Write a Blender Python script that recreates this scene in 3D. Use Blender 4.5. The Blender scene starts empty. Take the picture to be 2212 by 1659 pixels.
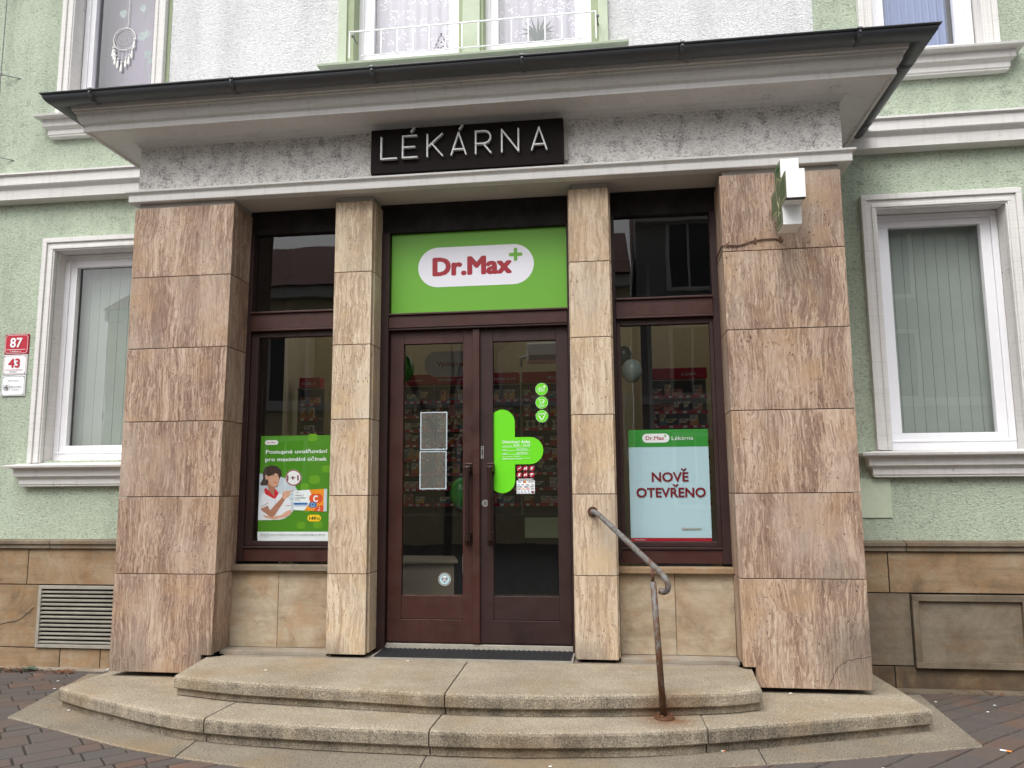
import bpy, bmesh, math, random
from mathutils import Vector, Matrix
random.seed(7)
SC = bpy.context.scene
COL = SC.collection
# ------------------------------------------------------------------ camera
cd = bpy.data.cameras.new("camera"); cam = bpy.data.objects.new("camera", cd); COL.objects.link(cam)
SC.camera = cam
yaw, pit, rol = 0.1312, 0.1316, -0.0070
CX, CY, CZ = 0.9054, -5.3863, 0.5973
fwd = Vector((-math.sin(yaw)*math.cos(pit), math.cos(yaw)*math.cos(pit), math.sin(pit)))
rgt = Vector((math.cos(yaw), math.sin(yaw), 0)); up = rgt.cross(fwd)
r2 = rgt*math.cos(rol) + up*math.sin(rol); u2 = -rgt*math.sin(rol) + up*math.cos(rol)
cam.matrix_world = Matrix(((r2.x, u2.x, -fwd.x, CX), (r2.y, u2.y, -fwd.y, CY), (r2.z, u2.z, -fwd.z, CZ), (0, 0, 0, 1)))
cd.sensor_width = 36; cd.lens = 36*1693.43/2212; cd.clip_start = .05; cd.clip_end = 600
# ------------------------------------------------------------------ light
SUN_EL, SUN_AZ = 55, 200      # azimuth clockwise from +Y
w = bpy.data.worlds.new("World"); SC.world = w; w.use_nodes = True
nt = w.node_tree; bg = nt.nodes['Background']
sky = nt.nodes.new('ShaderNodeTexSky'); sky.sky_type = 'NISHITA'; sky.sun_disc = False
sky.sun_elevation = math.radians(SUN_EL); sky.sun_rotation = math.radians(SUN_AZ)
sky.air_density = 1.0; sky.dust_density = 4.0; sky.ozone_density = 1.0
hs = nt.nodes.new('ShaderNodeHueSaturation'); hs.inputs['Saturation'].default_value = .16
nt.links.new(sky.outputs[0], hs.inputs['Color']); nt.links.new(hs.outputs[0], bg.inputs[0])
bg.inputs[1].default_value = 0.15
sd = bpy.data.lights.new("sun", 'SUN'); sun = bpy.data.objects.new("sun", sd); COL.objects.link(sun)
sd.energy = 1.1; sd.angle = math.radians(40); sd.color = (1, .985, .96)
az = math.radians(SUN_AZ); el = math.radians(SUN_EL)
sv = Vector((math.sin(az)*math.cos(el), math.cos(az)*math.cos(el), math.sin(el)))
sun.rotation_euler = sv.to_track_quat('Z', 'Y').to_euler()
SC.view_settings.view_transform = 'Standard'; SC.view_settings.look = 'None'
SC.view_settings.gamma = 1; SC.view_settings.use_curve_mapping = False
SC.view_settings.exposure = 0.72
SC.render.engine = 'CYCLES'
SC.cycles.max_bounces = 8; SC.cycles.transparent_max_bounces = 16

# ------------------------------------------------------------------ materials
def s2l(c): return tuple(((v/255)/12.92 if v/255 <= .04045 else ((v/255+.055)/1.055)**2.4) for v in c)
MATS = {}
class NB:
    def __init__(s, name):
        s.m = bpy.data.materials.new(name); s.m.use_nodes = True; s.t = s.m.node_tree
        s.b = s.t.nodes['Principled BSDF']; s.out = s.t.nodes['Material Output']
    def n(s, typ, ins=None, **kw):
        nd = s.t.nodes.new(typ)
        for k, v in kw.items(): setattr(nd, k, v)
        for k, v in (ins or {}).items(): s.set(nd, k, v)
        return nd
    def set(s, nd, k, v):
        sock = nd.inputs[k]
        if hasattr(v, 'links') or isinstance(v, bpy.types.NodeSocket): s.t.links.new(v, sock)
        elif isinstance(v, (tuple, list)) and len(v) == 3 and sock.type == 'RGBA': sock.default_value = (*v, 1)
        else: sock.default_value = v
    def P(s, k, v): s.set(s.b, k, v)
    def co(s, scale=(1, 1, 1), loc=None, rnd=0, rot=None):
        tc = s.n('ShaderNodeTexCoord').outputs['Object']
        if rnd:
            a = s.n('ShaderNodeAttribute', attribute_name='rnd')
            sc = s.n('ShaderNodeVectorMath', {1: (rnd, rnd*1.37, rnd*.83)}, operation='MULTIPLY')
            s.t.links.new(a.outputs['Fac'], sc.inputs[0])
            ad = s.n('ShaderNodeVectorMath', {0: tc, 1: sc.outputs[0]}, operation='ADD'); tc = ad.outputs[0]
        mp = s.n('ShaderNodeMapping', {'Vector': tc, 'Scale': scale})
        if loc: mp.inputs['Location'].default_value = loc
        if rot: mp.inputs['Rotation'].default_value = rot
        return mp.outputs[0]
    def noise(s, vec, scale=5, detail=4, rough=.55, dist=0):
        return s.n('ShaderNodeTexNoise', {'Vector': vec, 'Scale': scale, 'Detail': detail, 'Roughness': rough, 'Distortion': dist}).outputs[0]
    def ramp(s, f, stops, interp='LINEAR'):
        r = s.n('ShaderNodeValToRGB', {'Fac': f}); r.color_ramp.interpolation = interp
        e = r.color_ramp.elements
        while len(e) < len(stops): e.new(.5)
        for i, (p, c) in enumerate(stops):
            e[i].position = p; c = (c, c, c) if isinstance(c, (int, float)) else c
            e[i].color = (*c, 1)
        return r.outputs[0]
    def mix(s, f, a, b, mode='MIX'):
        m = s.n('ShaderNodeMix', data_type='RGBA', blend_type=mode)
        for k, v in ((0, f), (6, a), (7, b)):
            if isinstance(v, (tuple, list)): m.inputs[k].default_value = (*v[:3], 1)
            elif isinstance(v, (int, float)): m.inputs[k].default_value = v if k == 0 else (v, v, v, 1)
            else: s.t.links.new(v, m.inputs[k])
        return m.outputs[2]
    def bump(s, h, dist=.01, st=1.0, prev=None):
        b = s.n('ShaderNodeBump', {'Height': h, 'Distance': dist, 'Strength': st})
        if prev is not None: s.t.links.new(prev, b.inputs['Normal'])
        s.P('Normal', b.outputs[0]); return b.outputs[0]
    def done(s, key): MATS[key] = s.m; return s.m

def flat(key, col, rough=.5, metal=0, emit=0, spec=None, var=.12, nscale=14):
    n = NB(key); c = s2l(col)
    f = n.noise(n.co(), nscale, 4)
    n.P('Base Color', n.mix(f, tuple(v*(1-var) for v in c), tuple(min(1, v*(1+var)) for v in c)))
    n.P('Roughness', rough); n.P('Metallic', metal)
    if spec is not None: n.P('Specular IOR Level', spec)
    return n.done(key)

def roughcast(key, col, spots=.3, grain=55, depth=.012, dirt=.25, lo=.56):
    n = NB(key); c = s2l(col)
    v = n.co((1, 1, 1)); vh = n.co((.72, .72, 1.25))
    g = n.noise(vh, grain*1.25, 2, .5, 1.2)
    g2 = n.noise(vh, grain*2.9, 2, .6, .5)
    h = n.n('ShaderNodeMath', {0: g2, 1: .35, 2: g}, operation='MULTIPLY_ADD').outputs[0]
    base = n.mix(n.noise(v, .9, 6, .62), tuple(x*.84 for x in c), tuple(min(1, x*1.10) for x in c))
    base = n.mix(n.ramp(n.noise(n.co((1.6, 1.6, .35), (2, 2, 2)), 2.4, 6, .62), [(.46, 0), (.72, .5)]), base, tuple(x*.66 for x in c))
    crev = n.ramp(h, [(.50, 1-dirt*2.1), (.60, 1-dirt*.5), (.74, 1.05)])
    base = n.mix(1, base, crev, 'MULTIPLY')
    blob = n.ramp(n.noise(n.co((1, 1, 1), (3, 1, 5)), 11, 3, .6), [(lo, 0), (lo+.15, 1)])
    big = n.ramp(n.noise(n.co((1, 1, 1), (8, 1, 0)), 1.3, 2, .5), [(.42, 0), (.58, 1)])
    fine = n.ramp(n.noise(v, 120, 3, .75, 1.0), [(.47, 0), (.60, 1)])
    sp = n.n('ShaderNodeMath', {0: blob, 1: fine}, operation='MULTIPLY').outputs[0]
    sp = n.n('ShaderNodeMath', {0: sp, 1: big}, operation='MULTIPLY').outputs[0] if spots < .9 else sp
    sp = n.n('ShaderNodeMath', {0: sp, 1: min(.95, spots)}, operation='MULTIPLY').outputs[0]
    base = n.mix(sp, base, (.040, .037, .033))
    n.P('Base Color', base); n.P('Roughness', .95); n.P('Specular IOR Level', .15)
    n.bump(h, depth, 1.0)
    return n.done(key)

def plaster(key, col, stain=.35):
    n = NB(key); c = s2l(col)
    st = n.noise(n.co((.6, .6, 14)), 5, 5, .65)
    fl = n.noise(n.co(), 30, 5, .7)
    dr_ = n.ramp(n.noise(n.co((26, 26, .9)), 1, 4, .6), [(.52, 0), (.72, stain*.5)])
    b = n.mix(n.noise(n.co(), 2.2, 5, .6), tuple(x*.88 for x in c), tuple(min(1, x*1.06) for x in c))
    b = n.mix(n.ramp(st, [(.5, 0), (.78, stain)]), b, (.30, .27, .25))
    b = n.mix(dr_, b, (.24, .215, .19))
    sp = n.n('ShaderNodeMath', {0: n.ramp(n.noise(n.co((1, 1, 1), (9, 2, 1)), 3.1, 5, .7), [(.62, 0), (.74, 1)]), 1: n.ramp(n.noise(n.co(), 55, 3, .7), [(.5, 0), (.62, 1)])}, operation='MULTIPLY').outputs[0]
    b = n.mix(sp, b, (.10, .09, .08))
    n.P('Base Color', b); n.P('Roughness', .8); n.P('Specular IOR Level', .25)
    n.bump(fl, .003, .6)
    return n.done(key)

def travertine(key, dark, mid, light, streak=26, contrast=1.0):
    n = NB(key)
    v0 = n.co((1, 1, 1), rnd=31)
    warp = n.n('ShaderNodeTexNoise', {'Vector': n.co((1.6, 1.6, 1.1), rnd=31), 'Scale': 2.2, 'Detail': 3})
    wv = n.n('ShaderNodeVectorMath', {0: warp.outputs[1], 1: (.5, .5, .5)}, operation='SUBTRACT').outputs[0]
    wv = n.n('ShaderNodeVectorMath', {0: wv, 1: (.12, .12, .0)}, operation='MULTIPLY').outputs[0]
    fw = n.n('ShaderNodeTexNoise', {'Vector': n.co((1, 1, .6), rnd=31), 'Scale': 14, 'Detail': 2})
    fv = n.n('ShaderNodeVectorMath', {0: fw.outputs[1], 1: (.010, .010, .0)}, operation='MULTIPLY').outputs[0]
    vv = n.n('ShaderNodeVectorMath', {0: v0, 1: wv}, operation='ADD').outputs[0]
    vv = n.n('ShaderNodeVectorMath', {0: vv, 1: fv}, operation='ADD').outputs[0]
    def st(sx, sz, det, rg):
        mp = n.n('ShaderNodeMapping', {'Vector': vv, 'Scale': (sx, sx, sz)}).outputs[0]
        return n.noise(mp, 1, det, rg)
    a = st(streak, 1.5, 5, .70); b = st(streak*2.6, 7.0, 4, .75); c = st(6, .8, 3, .5)
    f = n.n('ShaderNodeMath', {0: a, 1: .39}, operation='MULTIPLY').outputs[0]
    f = n.n('ShaderNodeMath', {0: b, 1: .36, 2: f}, operation='MULTIPLY_ADD').outputs[0]
    f = n.n('ShaderNodeMath', {0: c, 1: .25, 2: f}, operation='MULTIPLY_ADD').outputs[0]
    lo, hi = .515-.105*contrast, .515+.115*contrast
    col = n.ramp(f, [(lo, dark), (lo+(hi-lo)*.38, tuple((p+q)/2 for p, q in zip(dark, mid))), ((lo+hi)/2, mid), (hi, light)])
    pale = n.ramp(n.noise(n.co((1, 1, .45), rnd=23), 2.6, 4, .6), [(.50, 0), (.68, .6)])
    col = n.mix(pale, col, tuple(x*.80 for x in light))
    # honey-coloured blotches and per slab tone
    bl = n.ramp(n.noise(v0, 3.2, 4, .6), [(.5, 0), (.72, .65)])
    col = n.mix(bl, col, (mid[0]*1.02, mid[1]*.92, mid[2]*.72))
    at = n.n('ShaderNodeAttribute', attribute_name='rnd').outputs['Fac']
    tone = n.ramp(at, [(0, (.90, .87, .85)), (.5, (.98, .96, .95)), (1, (1.06, 1.07, 1.05))])
    col = n.mix(1, col, tone, 'MULTIPLY')
    # pits
    pv = n.n('ShaderNodeMapping', {'Vector': v0, 'Scale': (1, 1, .45)}).outputs[0]
    pn = n.noise(pv, 95, 3, .6)
    pm = n.noise(v0, 7, 3, .6)
    pits = n.n('ShaderNodeMath', {0: n.ramp(pn, [(.63, 0), (.69, 1)]), 1: n.ramp(pm, [(.45, .15), (.62, 1)])}, operation='MULTIPLY').outputs[0]
    col = n.mix(pits, col, tuple(x*.35 for x in dark))
    lp = n.ramp(n.noise(pv, 70, 4, .7, .4), [(.30, .55), (.37, 0)])
    col = n.mix(lp, col, tuple(min(1, x*1.25) for x in light))
    grime = n.ramp(n.noise(n.co((1, 1, .35)), 1.7, 4, .55), [(.58, 0), (.8, .22)])
    col = n.mix(grime, col, (.20, .17, .145))
    for px, pz, rad, am in ((2.47, -.50, .42, .62), (2.30, .02, .16, .3), (-2.70, -.72, .45, .45), (-1.13, -.6, .22, .5), (.65, -.6, .22, .5), (-1.95, -.6, .25, .5), (2.2, 2.45, .18, .25)):
        dv = n.n('ShaderNodeVectorMath', {0: n.co((1, 0, 1)), 1: (px, 0, pz)}, operation='DISTANCE').outputs['Value']
        dn = n.n('ShaderNodeMath', {0: n.noise(n.co(), 4, 5, .65), 1: -.5*rad, 2: dv}, operation='MULTIPLY_ADD').outputs[0]
        col = n.mix(n.ramp(dn, [(max(0, rad*.15), am), (rad*.75, 0)]), col, (.13, .115, .095))
    n.P('Base Color', col); n.P('Roughness', .62); n.P('Specular IOR Level', .3)
    inv = n.n('ShaderNodeMath', {0: f, 1: pits}, operation='SUBTRACT').outputs[0]
    n.bump(inv, .004, .9)
    return n.done(key)

def granite(key, a, b, dark=(.05, .045, .04), wear=.6):
    n = NB(key); v = n.co(rnd=13)
    col = n.mix(n.ramp(n.noise(v, 1.8, 6, .65), [(.3, 0), (.7, 1)]), a, b)
    sp = n.noise(n.co(), 105, 3, .8)
    col = n.mix(n.ramp(sp, [(.36, .75), (.50, 0)]), col, tuple(x*.33 for x in a))
    col = n.mix(n.ramp(n.noise(n.co((1, 1, 1), (7, 7, 7)), 130, 2, .7), [(.52, 0), (.66, .7)]), col, tuple(min(1, x*1.55) for x in b))
    gr = n.ramp(n.noise(n.co((1, 1, .6), (4, 0, 2)), 4.5, 6, .75), [(.38, 0), (.60, wear)])
    nz = n.n('ShaderNodeSeparateXYZ', {0: n.n('ShaderNodeNewGeometry').outputs['Normal']}).outputs[2]
    side = n.ramp(nz, [(.2, 1), (.8, .22)])
    gf = n.n('ShaderNodeMath', {0: gr, 1: side}, operation='MULTIPLY').outputs[0]
    gf = n.n('ShaderNodeMath', {0: gf, 1: n.ramp(sp, [(.35, 1), (.62, .45)])}, operation='MULTIPLY').outputs[0]
    col = n.mix(gf, col, dark)
    och = n.ramp(n.noise(n.co((1, 1, 1), (1, 6, 3)), 2.2, 5, .6), [(.50, 0), (.72, .5)])
    col = n.mix(och, col, (.30, .20, .10))
    # rust washed out from the handrail foot
    d = n.n('ShaderNodeVectorMath', {0: n.co(), 1: (1.15, -.72, -.70)}, operation='DISTANCE').outputs['Value']
    dn = n.n('ShaderNodeMath', {0: n.noise(n.co(), 14, 4, .6), 1: .16, 2: d}, operation='MULTIPLY_ADD').outputs[0]
    col = n.mix(n.ramp(dn, [(.10, .9), (.19, .35), (.30, 0)]), col, (.17, .065, .022))
    n.P('Base Color', col); n.P('Roughness', .9); n.P('Specular IOR Level', .2)
    n.bump(sp, .007, 1.0)
    return n.done(key)

def sandstone(key, a, b, c, grime=.4):
    n = NB(key); v = n.co((1, 1, 1), rnd=19)
    f = n.noise(v, 2.8, 7, .68, .4)
    col = n.ramp(f, [(.32, a), (.48, b), (.66, c)])
    col = n.mix(n.ramp(n.noise(n.co((.5, .5, 5), rnd=7), 3, 5, .65), [(.45, 0), (.7, .45)]), col, tuple(x*.8 for x in a))
    col = n.mix(n.ramp(n.noise(v, 4.2, 6, .7, .8), [(.52, 0), (.60, .45)]), col, (b[0]*1.02, b[1]*.80, b[2]*.62))
    col = n.mix(n.ramp(n.noise(v, 6.5, 7, .75), [(.54, 0), (.72, grime)]), col, (.085, .07, .052))
    col = n.mix(n.ramp(n.noise(v, 90, 3, .7), [(.62, 0), (.70, .6)]), col, (.06, .045, .035))
    n.P('Base Color', col); n.P('Roughness', .85); n.P('Specular IOR Level', .2)
    n.bump(n.noise(v, 40, 6, .7), .004, .9)
    return n.done(key)

def wood(key, a, b, rough=.42):
    n = NB(key)
    g = n.noise(n.co((3, 3, 40)), 2.2, 5, .6, .3)
    g2 = n.noise(n.co((40, 3, 2.2)), 2, 5, .6, .3)
    at = n.mix(.5, g, g2)
    col = n.mix(at, a, b)
    col = n.mix(n.ramp(n.noise(n.co(), 3.2, 5, .6), [(.5, 0), (.72, .6)]), col, tuple(x*.45 for x in a))
    col = n.mix(n.ramp(n.noise(n.co((1, 1, .5), (2, 2, 2)), 26, 5, .75), [(.70, 0), (.74, .7)]), col, (.16, .12, .10))
    n.P('Base Color', col); n.P('Roughness', n.ramp(n.noise(n.co(), 9, 4, .6), [(.3, rough-.1), (.7, rough+.2)])); n.P('Specular IOR Level', .4)
    n.bump(at, .0025, .6)
    return n.done(key)

def rusty(key, paint):
    n = NB(key); v = n.co()
    f = n.noise(n.co((1, 1, .45)), 34, 5, .7)
    z = n.n('ShaderNodeSeparateXYZ', {0: n.n('ShaderNodeTexCoord').outputs['Object']}).outputs[2]
    zz = n.n('ShaderNodeMapRange', {'Value': z, 'From Min': -.7, 'From Max': .35, 'To Min': .17, 'To Max': -.06}).outputs[0]
    f2 = n.n('ShaderNodeMath', {0: f, 1: zz}, operation='ADD').outputs[0]
    paint = n.mix(n.noise(v, 30, 4, .7), tuple(x*.75 for x in paint), tuple(x*1.15 for x in paint))
    rust = n.mix(n.noise(v, 60, 4, .7), (.045, .020, .012), (.17, .075, .032))
    col = n.mix(n.ramp(f2, [(.47, 0), (.60, 1)]), paint, rust)
    col = n.mix(n.ramp(n.noise(v, 22, 5, .75), [(.60, 0), (.63, .85)]), col, (.03, .03, .032))
    n.P('Base Color', col); n.P('Roughness', .6); n.P('Specular IOR Level', .35)
    n.bump(f, .002, .8)
    return n.done(key)

def glass(key, tint=(1, 1, 1), wav=0.0006, refl=1.0):
    n = NB(key); t = n.t
    tr = n.n('ShaderNodeBsdfTransparent', {'Color': tint}); gl = n.n('ShaderNodeBsdfGlossy', {'Roughness': .0})
    lw = n.n('ShaderNodeLayerWeight', {'Blend': .5}).outputs['Facing']      # 1 - |cos|
    p5 = n.n('ShaderNodeMath', {0: lw, 1: 5.0}, operation='POWER').outputs[0]
    k = n.n('ShaderNodeMath', {0: p5, 1: 1-.08*refl, 2: .08*refl}, operation='MULTIPLY_ADD', use_clamp=True).outputs[0]
    mx = n.n('ShaderNodeMixShader', {0: k}); t.links.new(tr.outputs[0], mx.inputs[1]); t.links.new(gl.outputs[0], mx.inputs[2])
    b = n.n('ShaderNodeBump', {'Height': n.noise(n.co(), 1.7, 2, .5), 'Distance': wav*20, 'Strength': .05}); t.links.new(b.outputs[0], gl.inputs['Normal'])
    t.links.new(mx.outputs[0], n.out.inputs[0])
    return n.done(key)

def sheer(key, col, pat, lo=.25, hi=.9):
    """see-through cloth: pattern decides how open the weave is"""
    n = NB(key); t = n.t; c = s2l(col)
    n.P('Base Color', c); n.P('Roughness', .9)
    if pat == 'lace':
        v = n.co((1, 1, 1)); vo = n.n('ShaderNodeTexVoronoi', {'Vector': v, 'Scale': 9.0}).outputs[0]
        pet = n.n('ShaderNodeTexVoronoi', {'Vector': v, 'Scale': 46.0}).outputs[0]
        ring = n.ramp(vo, [(.18, 0), (.26, 1), (.42, 1), (.5, 0)])
        fl = n.n('ShaderNodeMath', {0: ring, 1: n.ramp(pet, [(.35, 1), (.5, 0)])}, operation='MULTIPLY').outputs[0]
        wv = n.n('ShaderNodeTexWave', {'Vector': v, 'Scale': 28.0, 'Distortion': 1.5}, bands_direction='Z').outputs[1]
        base = n.n('ShaderNodeMath', {0: wv, 1: .22}, operation='MULTIPLY').outputs[0]
        f = n.n('ShaderNodeMath', {0: base, 1: fl}, operation='MAXIMUM').outputs[0]
    elif pat == 'stripe':
        f = n.n('ShaderNodeTexWave', {'Vector': n.co(), 'Scale': 24.0, 'Distortion': 2.0, 'Detail': 1.0}, bands_direction='Z').outputs[1]
    else:
        f = n.noise(n.co((1, 1, 3)), 60, 3, .7)
    a = n.n('ShaderNodeMapRange', {'Value': f, 'To Min': lo, 'To Max': hi}).outputs[0]
    n.P('Alpha', a)
    return n.done(key)

flat('black', (14, 13, 13), .7)
flat('dark_void', (18, 16, 15), .95)
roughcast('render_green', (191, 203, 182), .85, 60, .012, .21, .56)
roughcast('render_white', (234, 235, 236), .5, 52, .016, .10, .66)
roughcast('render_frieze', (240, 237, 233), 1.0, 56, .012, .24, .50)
flat('smooth_green', (188, 199, 176), .85)
flat('deep_green_paint', (158, 170, 138), .85)
plaster('plaster', (222, 220, 217), .30)
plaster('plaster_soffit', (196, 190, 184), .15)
plaster('plaster_cap', (170, 166, 160), .5)
travertine('travertine_pier', (.185, .110, .080), (.430, .310, .228), (.61, .50, .405), 60, .95)
travertine('travertine_pillar', (.31, .215, .145), (.56, .445, .32), (.68, .59, .475), 50, 1.05)
granite('granite_step', (.260, .217, .158), (.450, .388, .296), wear=.85)
granite('granite_ring', (.185, .158, .120), (.30, .26, .20), wear=.6)
sandstone('sandstone', (.17, .12, .072), (.30, .205, .120), (.35, .28, .19))
sandstone('sandstone_pale', (.23, .165, .105), (.38, .30, .205), (.47, .40, .30), .45)
sandstone('sandstone_grey', (.115, .093, .068), (.185, .148, .105), (.24, .20, .15), .5)
sandstone('sandstone_dark', (.06, .05, .04), (.12, .085, .055), (.22, .16, .09), .6)
sandstone('mortar', (.20, .17, .13), (.28, .24, .19), (.33, .29, .24), .5)
wood('wood', (.036, .0115, .009), (.066, .0215, .0155), .42)
wood('wood_dark', (.020, .0085, .0080), (.038, .0145, .012), .5)
wood('wood_head', (.007, .005, .005), (.010, .006, .006), .7)
rusty('rail_paint', (.165, .163, .155))
rusty('rust_plate', (.10, .04, .025))
glass('glass_shop', (.95, .955, .95), .0009, 1.0)
glass('glass_home', (.90, .94, .93), .0005, 1.5)
glass('glass_up', (.93, .93, .97), .0005, 2.0)
flat('pvc', (236, 236, 240), .35, var=.04)
flat('gutter_metal', (84, 86, 90), .40, .2, var=.12)
flat('sign_board', (26, 18, 19), .75, spec=.2, var=.2)
flat('zinc', (214, 216, 216), .5, .1, var=.45, nscale=60)
flat('handle_metal', (58, 40, 36), .35, .5)
flat('steel', (190, 190, 190), .3, .8)
flat('aluminium', (158, 153, 142), .55, .15, var=.35, nscale=9)
flat('rubber', (26, 26, 28), .55, var=.3)
flat('sign_white', (236, 238, 240), .3, var=.03)
flat('sign_red', (178, 16, 44), .3, var=.06)
flat('sign_dark', (70, 62, 66), .35)
flat('brand_green', (104, 170, 44), .42, var=.04, nscale=3)
flat('lime', (104, 212, 26), .4, var=.03)
flat('pill_white', (232, 232, 240), .4, var=.02)
flat('brand_red', (158, 16, 38), .4, var=.05); flat('poster_red', (122, 14, 30), .4, var=.05)
flat('cross_white', (242, 242, 240), .3, var=.03)
flat('cross_green', (4, 84, 38), .3, var=.15)
flat('cross_line', (235, 225, 190), .35)
flat('poster_green', (70, 138, 18), .35, var=.10, nscale=5)
flat('poster_lime', (98, 160, 22), .35)
flat('poster_white', (236, 244, 246), .35, var=.02)
flat('poster_blue', (178, 208, 216), .4, var=.05, nscale=2)
flat('poster_head', (52, 142, 54), .35, var=.03)
flat('lab_grey', (200, 212, 222), .4, var=.2, nscale=30)
flat('hair', (58, 40, 32), .6, var=.4, nscale=60)
flat('skin', (214, 168, 140), .5, var=.05)
flat('skin_shade', (176, 122, 96), .5, var=.05)
flat('coat', (232, 236, 244), .5, var=.05)
flat('coat_shade', (190, 196, 210), .5, var=.05)
flat('collar', (206, 36, 48), .5, var=.05)
flat('orange', (240, 150, 24), .4)
flat('orange_red', (222, 84, 30), .4)
flat('blue', (30, 110, 180), .4)
flat('yellow', (250, 206, 20), .4)
flat('ink', (30, 30, 34), .5)
flat('plum', (108, 22, 44), .5)
flat('banner_red', (190, 20, 50), .5, var=.05)
flat('shelf_grey', (120, 120, 124), .6); flat('shelf_back', (104, 106, 112), .7)
flat('wall_beige', (214, 200, 162), .8)
flat('shop_floor', (120, 112, 100), .5)
flat('ceiling', (220, 216, 205), .8); flat('shaded_ceiling', (44, 40, 38), .9)  # second ceiling tone has shade put into its colour
flat('blind', (166, 170, 164), .8, var=.12, nscale=3)
flat('reveal_dark', (60, 56, 54), .8)
flat('soil_leaf', (110, 66, 36), .8, var=.5, nscale=60)
flat('leaf_green', (56, 78, 62), .6, var=.3)
flat('plant_pale', (150, 170, 160), .6)
flat('wire_metal', (120, 122, 118), .5, .5)
flat('cable', (96, 66, 50), .6)
flat('cream_facade', (214, 200, 158), .85, var=.06)
flat('grey_facade', (150, 150, 150), .85, var=.06)
flat('roof_tile', (110, 62, 54), .8, var=.3)
flat('far_window', (36, 42, 50), .15)
flat('bark', (88, 78, 68), .9)
flat('balloon_green', (40, 150, 40), .2)
flat('balloon_pale', (190, 205, 196), .2)
flat('balloon_dark', (70, 86, 84), .2)
flat('paper', (236, 236, 232), .6)
flat('filter_orange', (226, 140, 60), .7)
flat('table_white', (128, 118, 100), .6)
flat('sheet_grey', (150, 150, 145), .5)
n_ = NB('film'); n_.P('Base Color', s2l((225, 225, 215))); n_.P('Alpha', .16); n_.P('Roughness', .25); n_.done('film')
n_ = NB('plastic_film'); n_.P('Base Color', s2l((215, 220, 222))); n_.P('Alpha', .6); n_.P('Roughness', .2)
n_.bump(n_.noise(n_.co(), 40, 4, .7), .02, 1); n_.done('plastic_film')
sheer('lace', (246, 243, 252), 'lace', .50, 1.0)
sheer('curtain_blue', (160, 178, 214), 'stripe', .65, 1.0)
sheer('curtain_lilac', (168, 160, 172), 'plain', .9, 1.0)
for i, c in enumerate([(232, 226, 214), (214, 120, 60), (170, 40, 44), (226, 210, 170), (90, 140, 150), (196, 190, 186), (230, 170, 90), (120, 40, 60), (60, 70, 90), (214, 150, 140)]):
    flat('box_%d' % i, c, .5)
def asphalt():
    n = NB('asphalt'); n.P('Base Color', n.mix(n.noise(n.co(), 40, 6, .7), (.045, .045, .047), (.085, .083, .08))); n.P('Roughness', .9); n.done('asphalt')
asphalt()
def paver_mat():
    n = NB('paver')
    at = n.n('ShaderNodeAttribute', attribute_name='rnd').outputs['Fac']
    col = n.ramp(at, [(0, (.092, .078, .071)), (.35, (.112, .088, .076)), (.7, (.118, .082, .066)), (.93, (.135, .086, .066)), (1, (.19, .098, .064))])
    col = n.mix(n.ramp(n.noise(n.co(), 2.0, 5, .6), [(.40, 0), (.66, .8)]), col, (.100, .090, .085))
    sp = n.noise(n.co(), 150, 3, .7)
    col = n.mix(n.ramp(sp, [(.3, .45), (.5, 0)]), col, (.030, .026, .025))
    col = n.mix(n.ramp(n.noise(n.co((1, 1, 1), (3, 3, 3)), 24, 6, .8), [(.66, 0), (.74, .5)]), col, (.20, .18, .165))
    n.P('Base Color', col); n.P('Roughness', .8); n.P('Specular IOR Level', .3); n.bump(sp, .003, .8)
    n.done('paver')
paver_mat()
flat('grout', (52, 46, 40), .95, var=.4, nscale=60)

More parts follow.
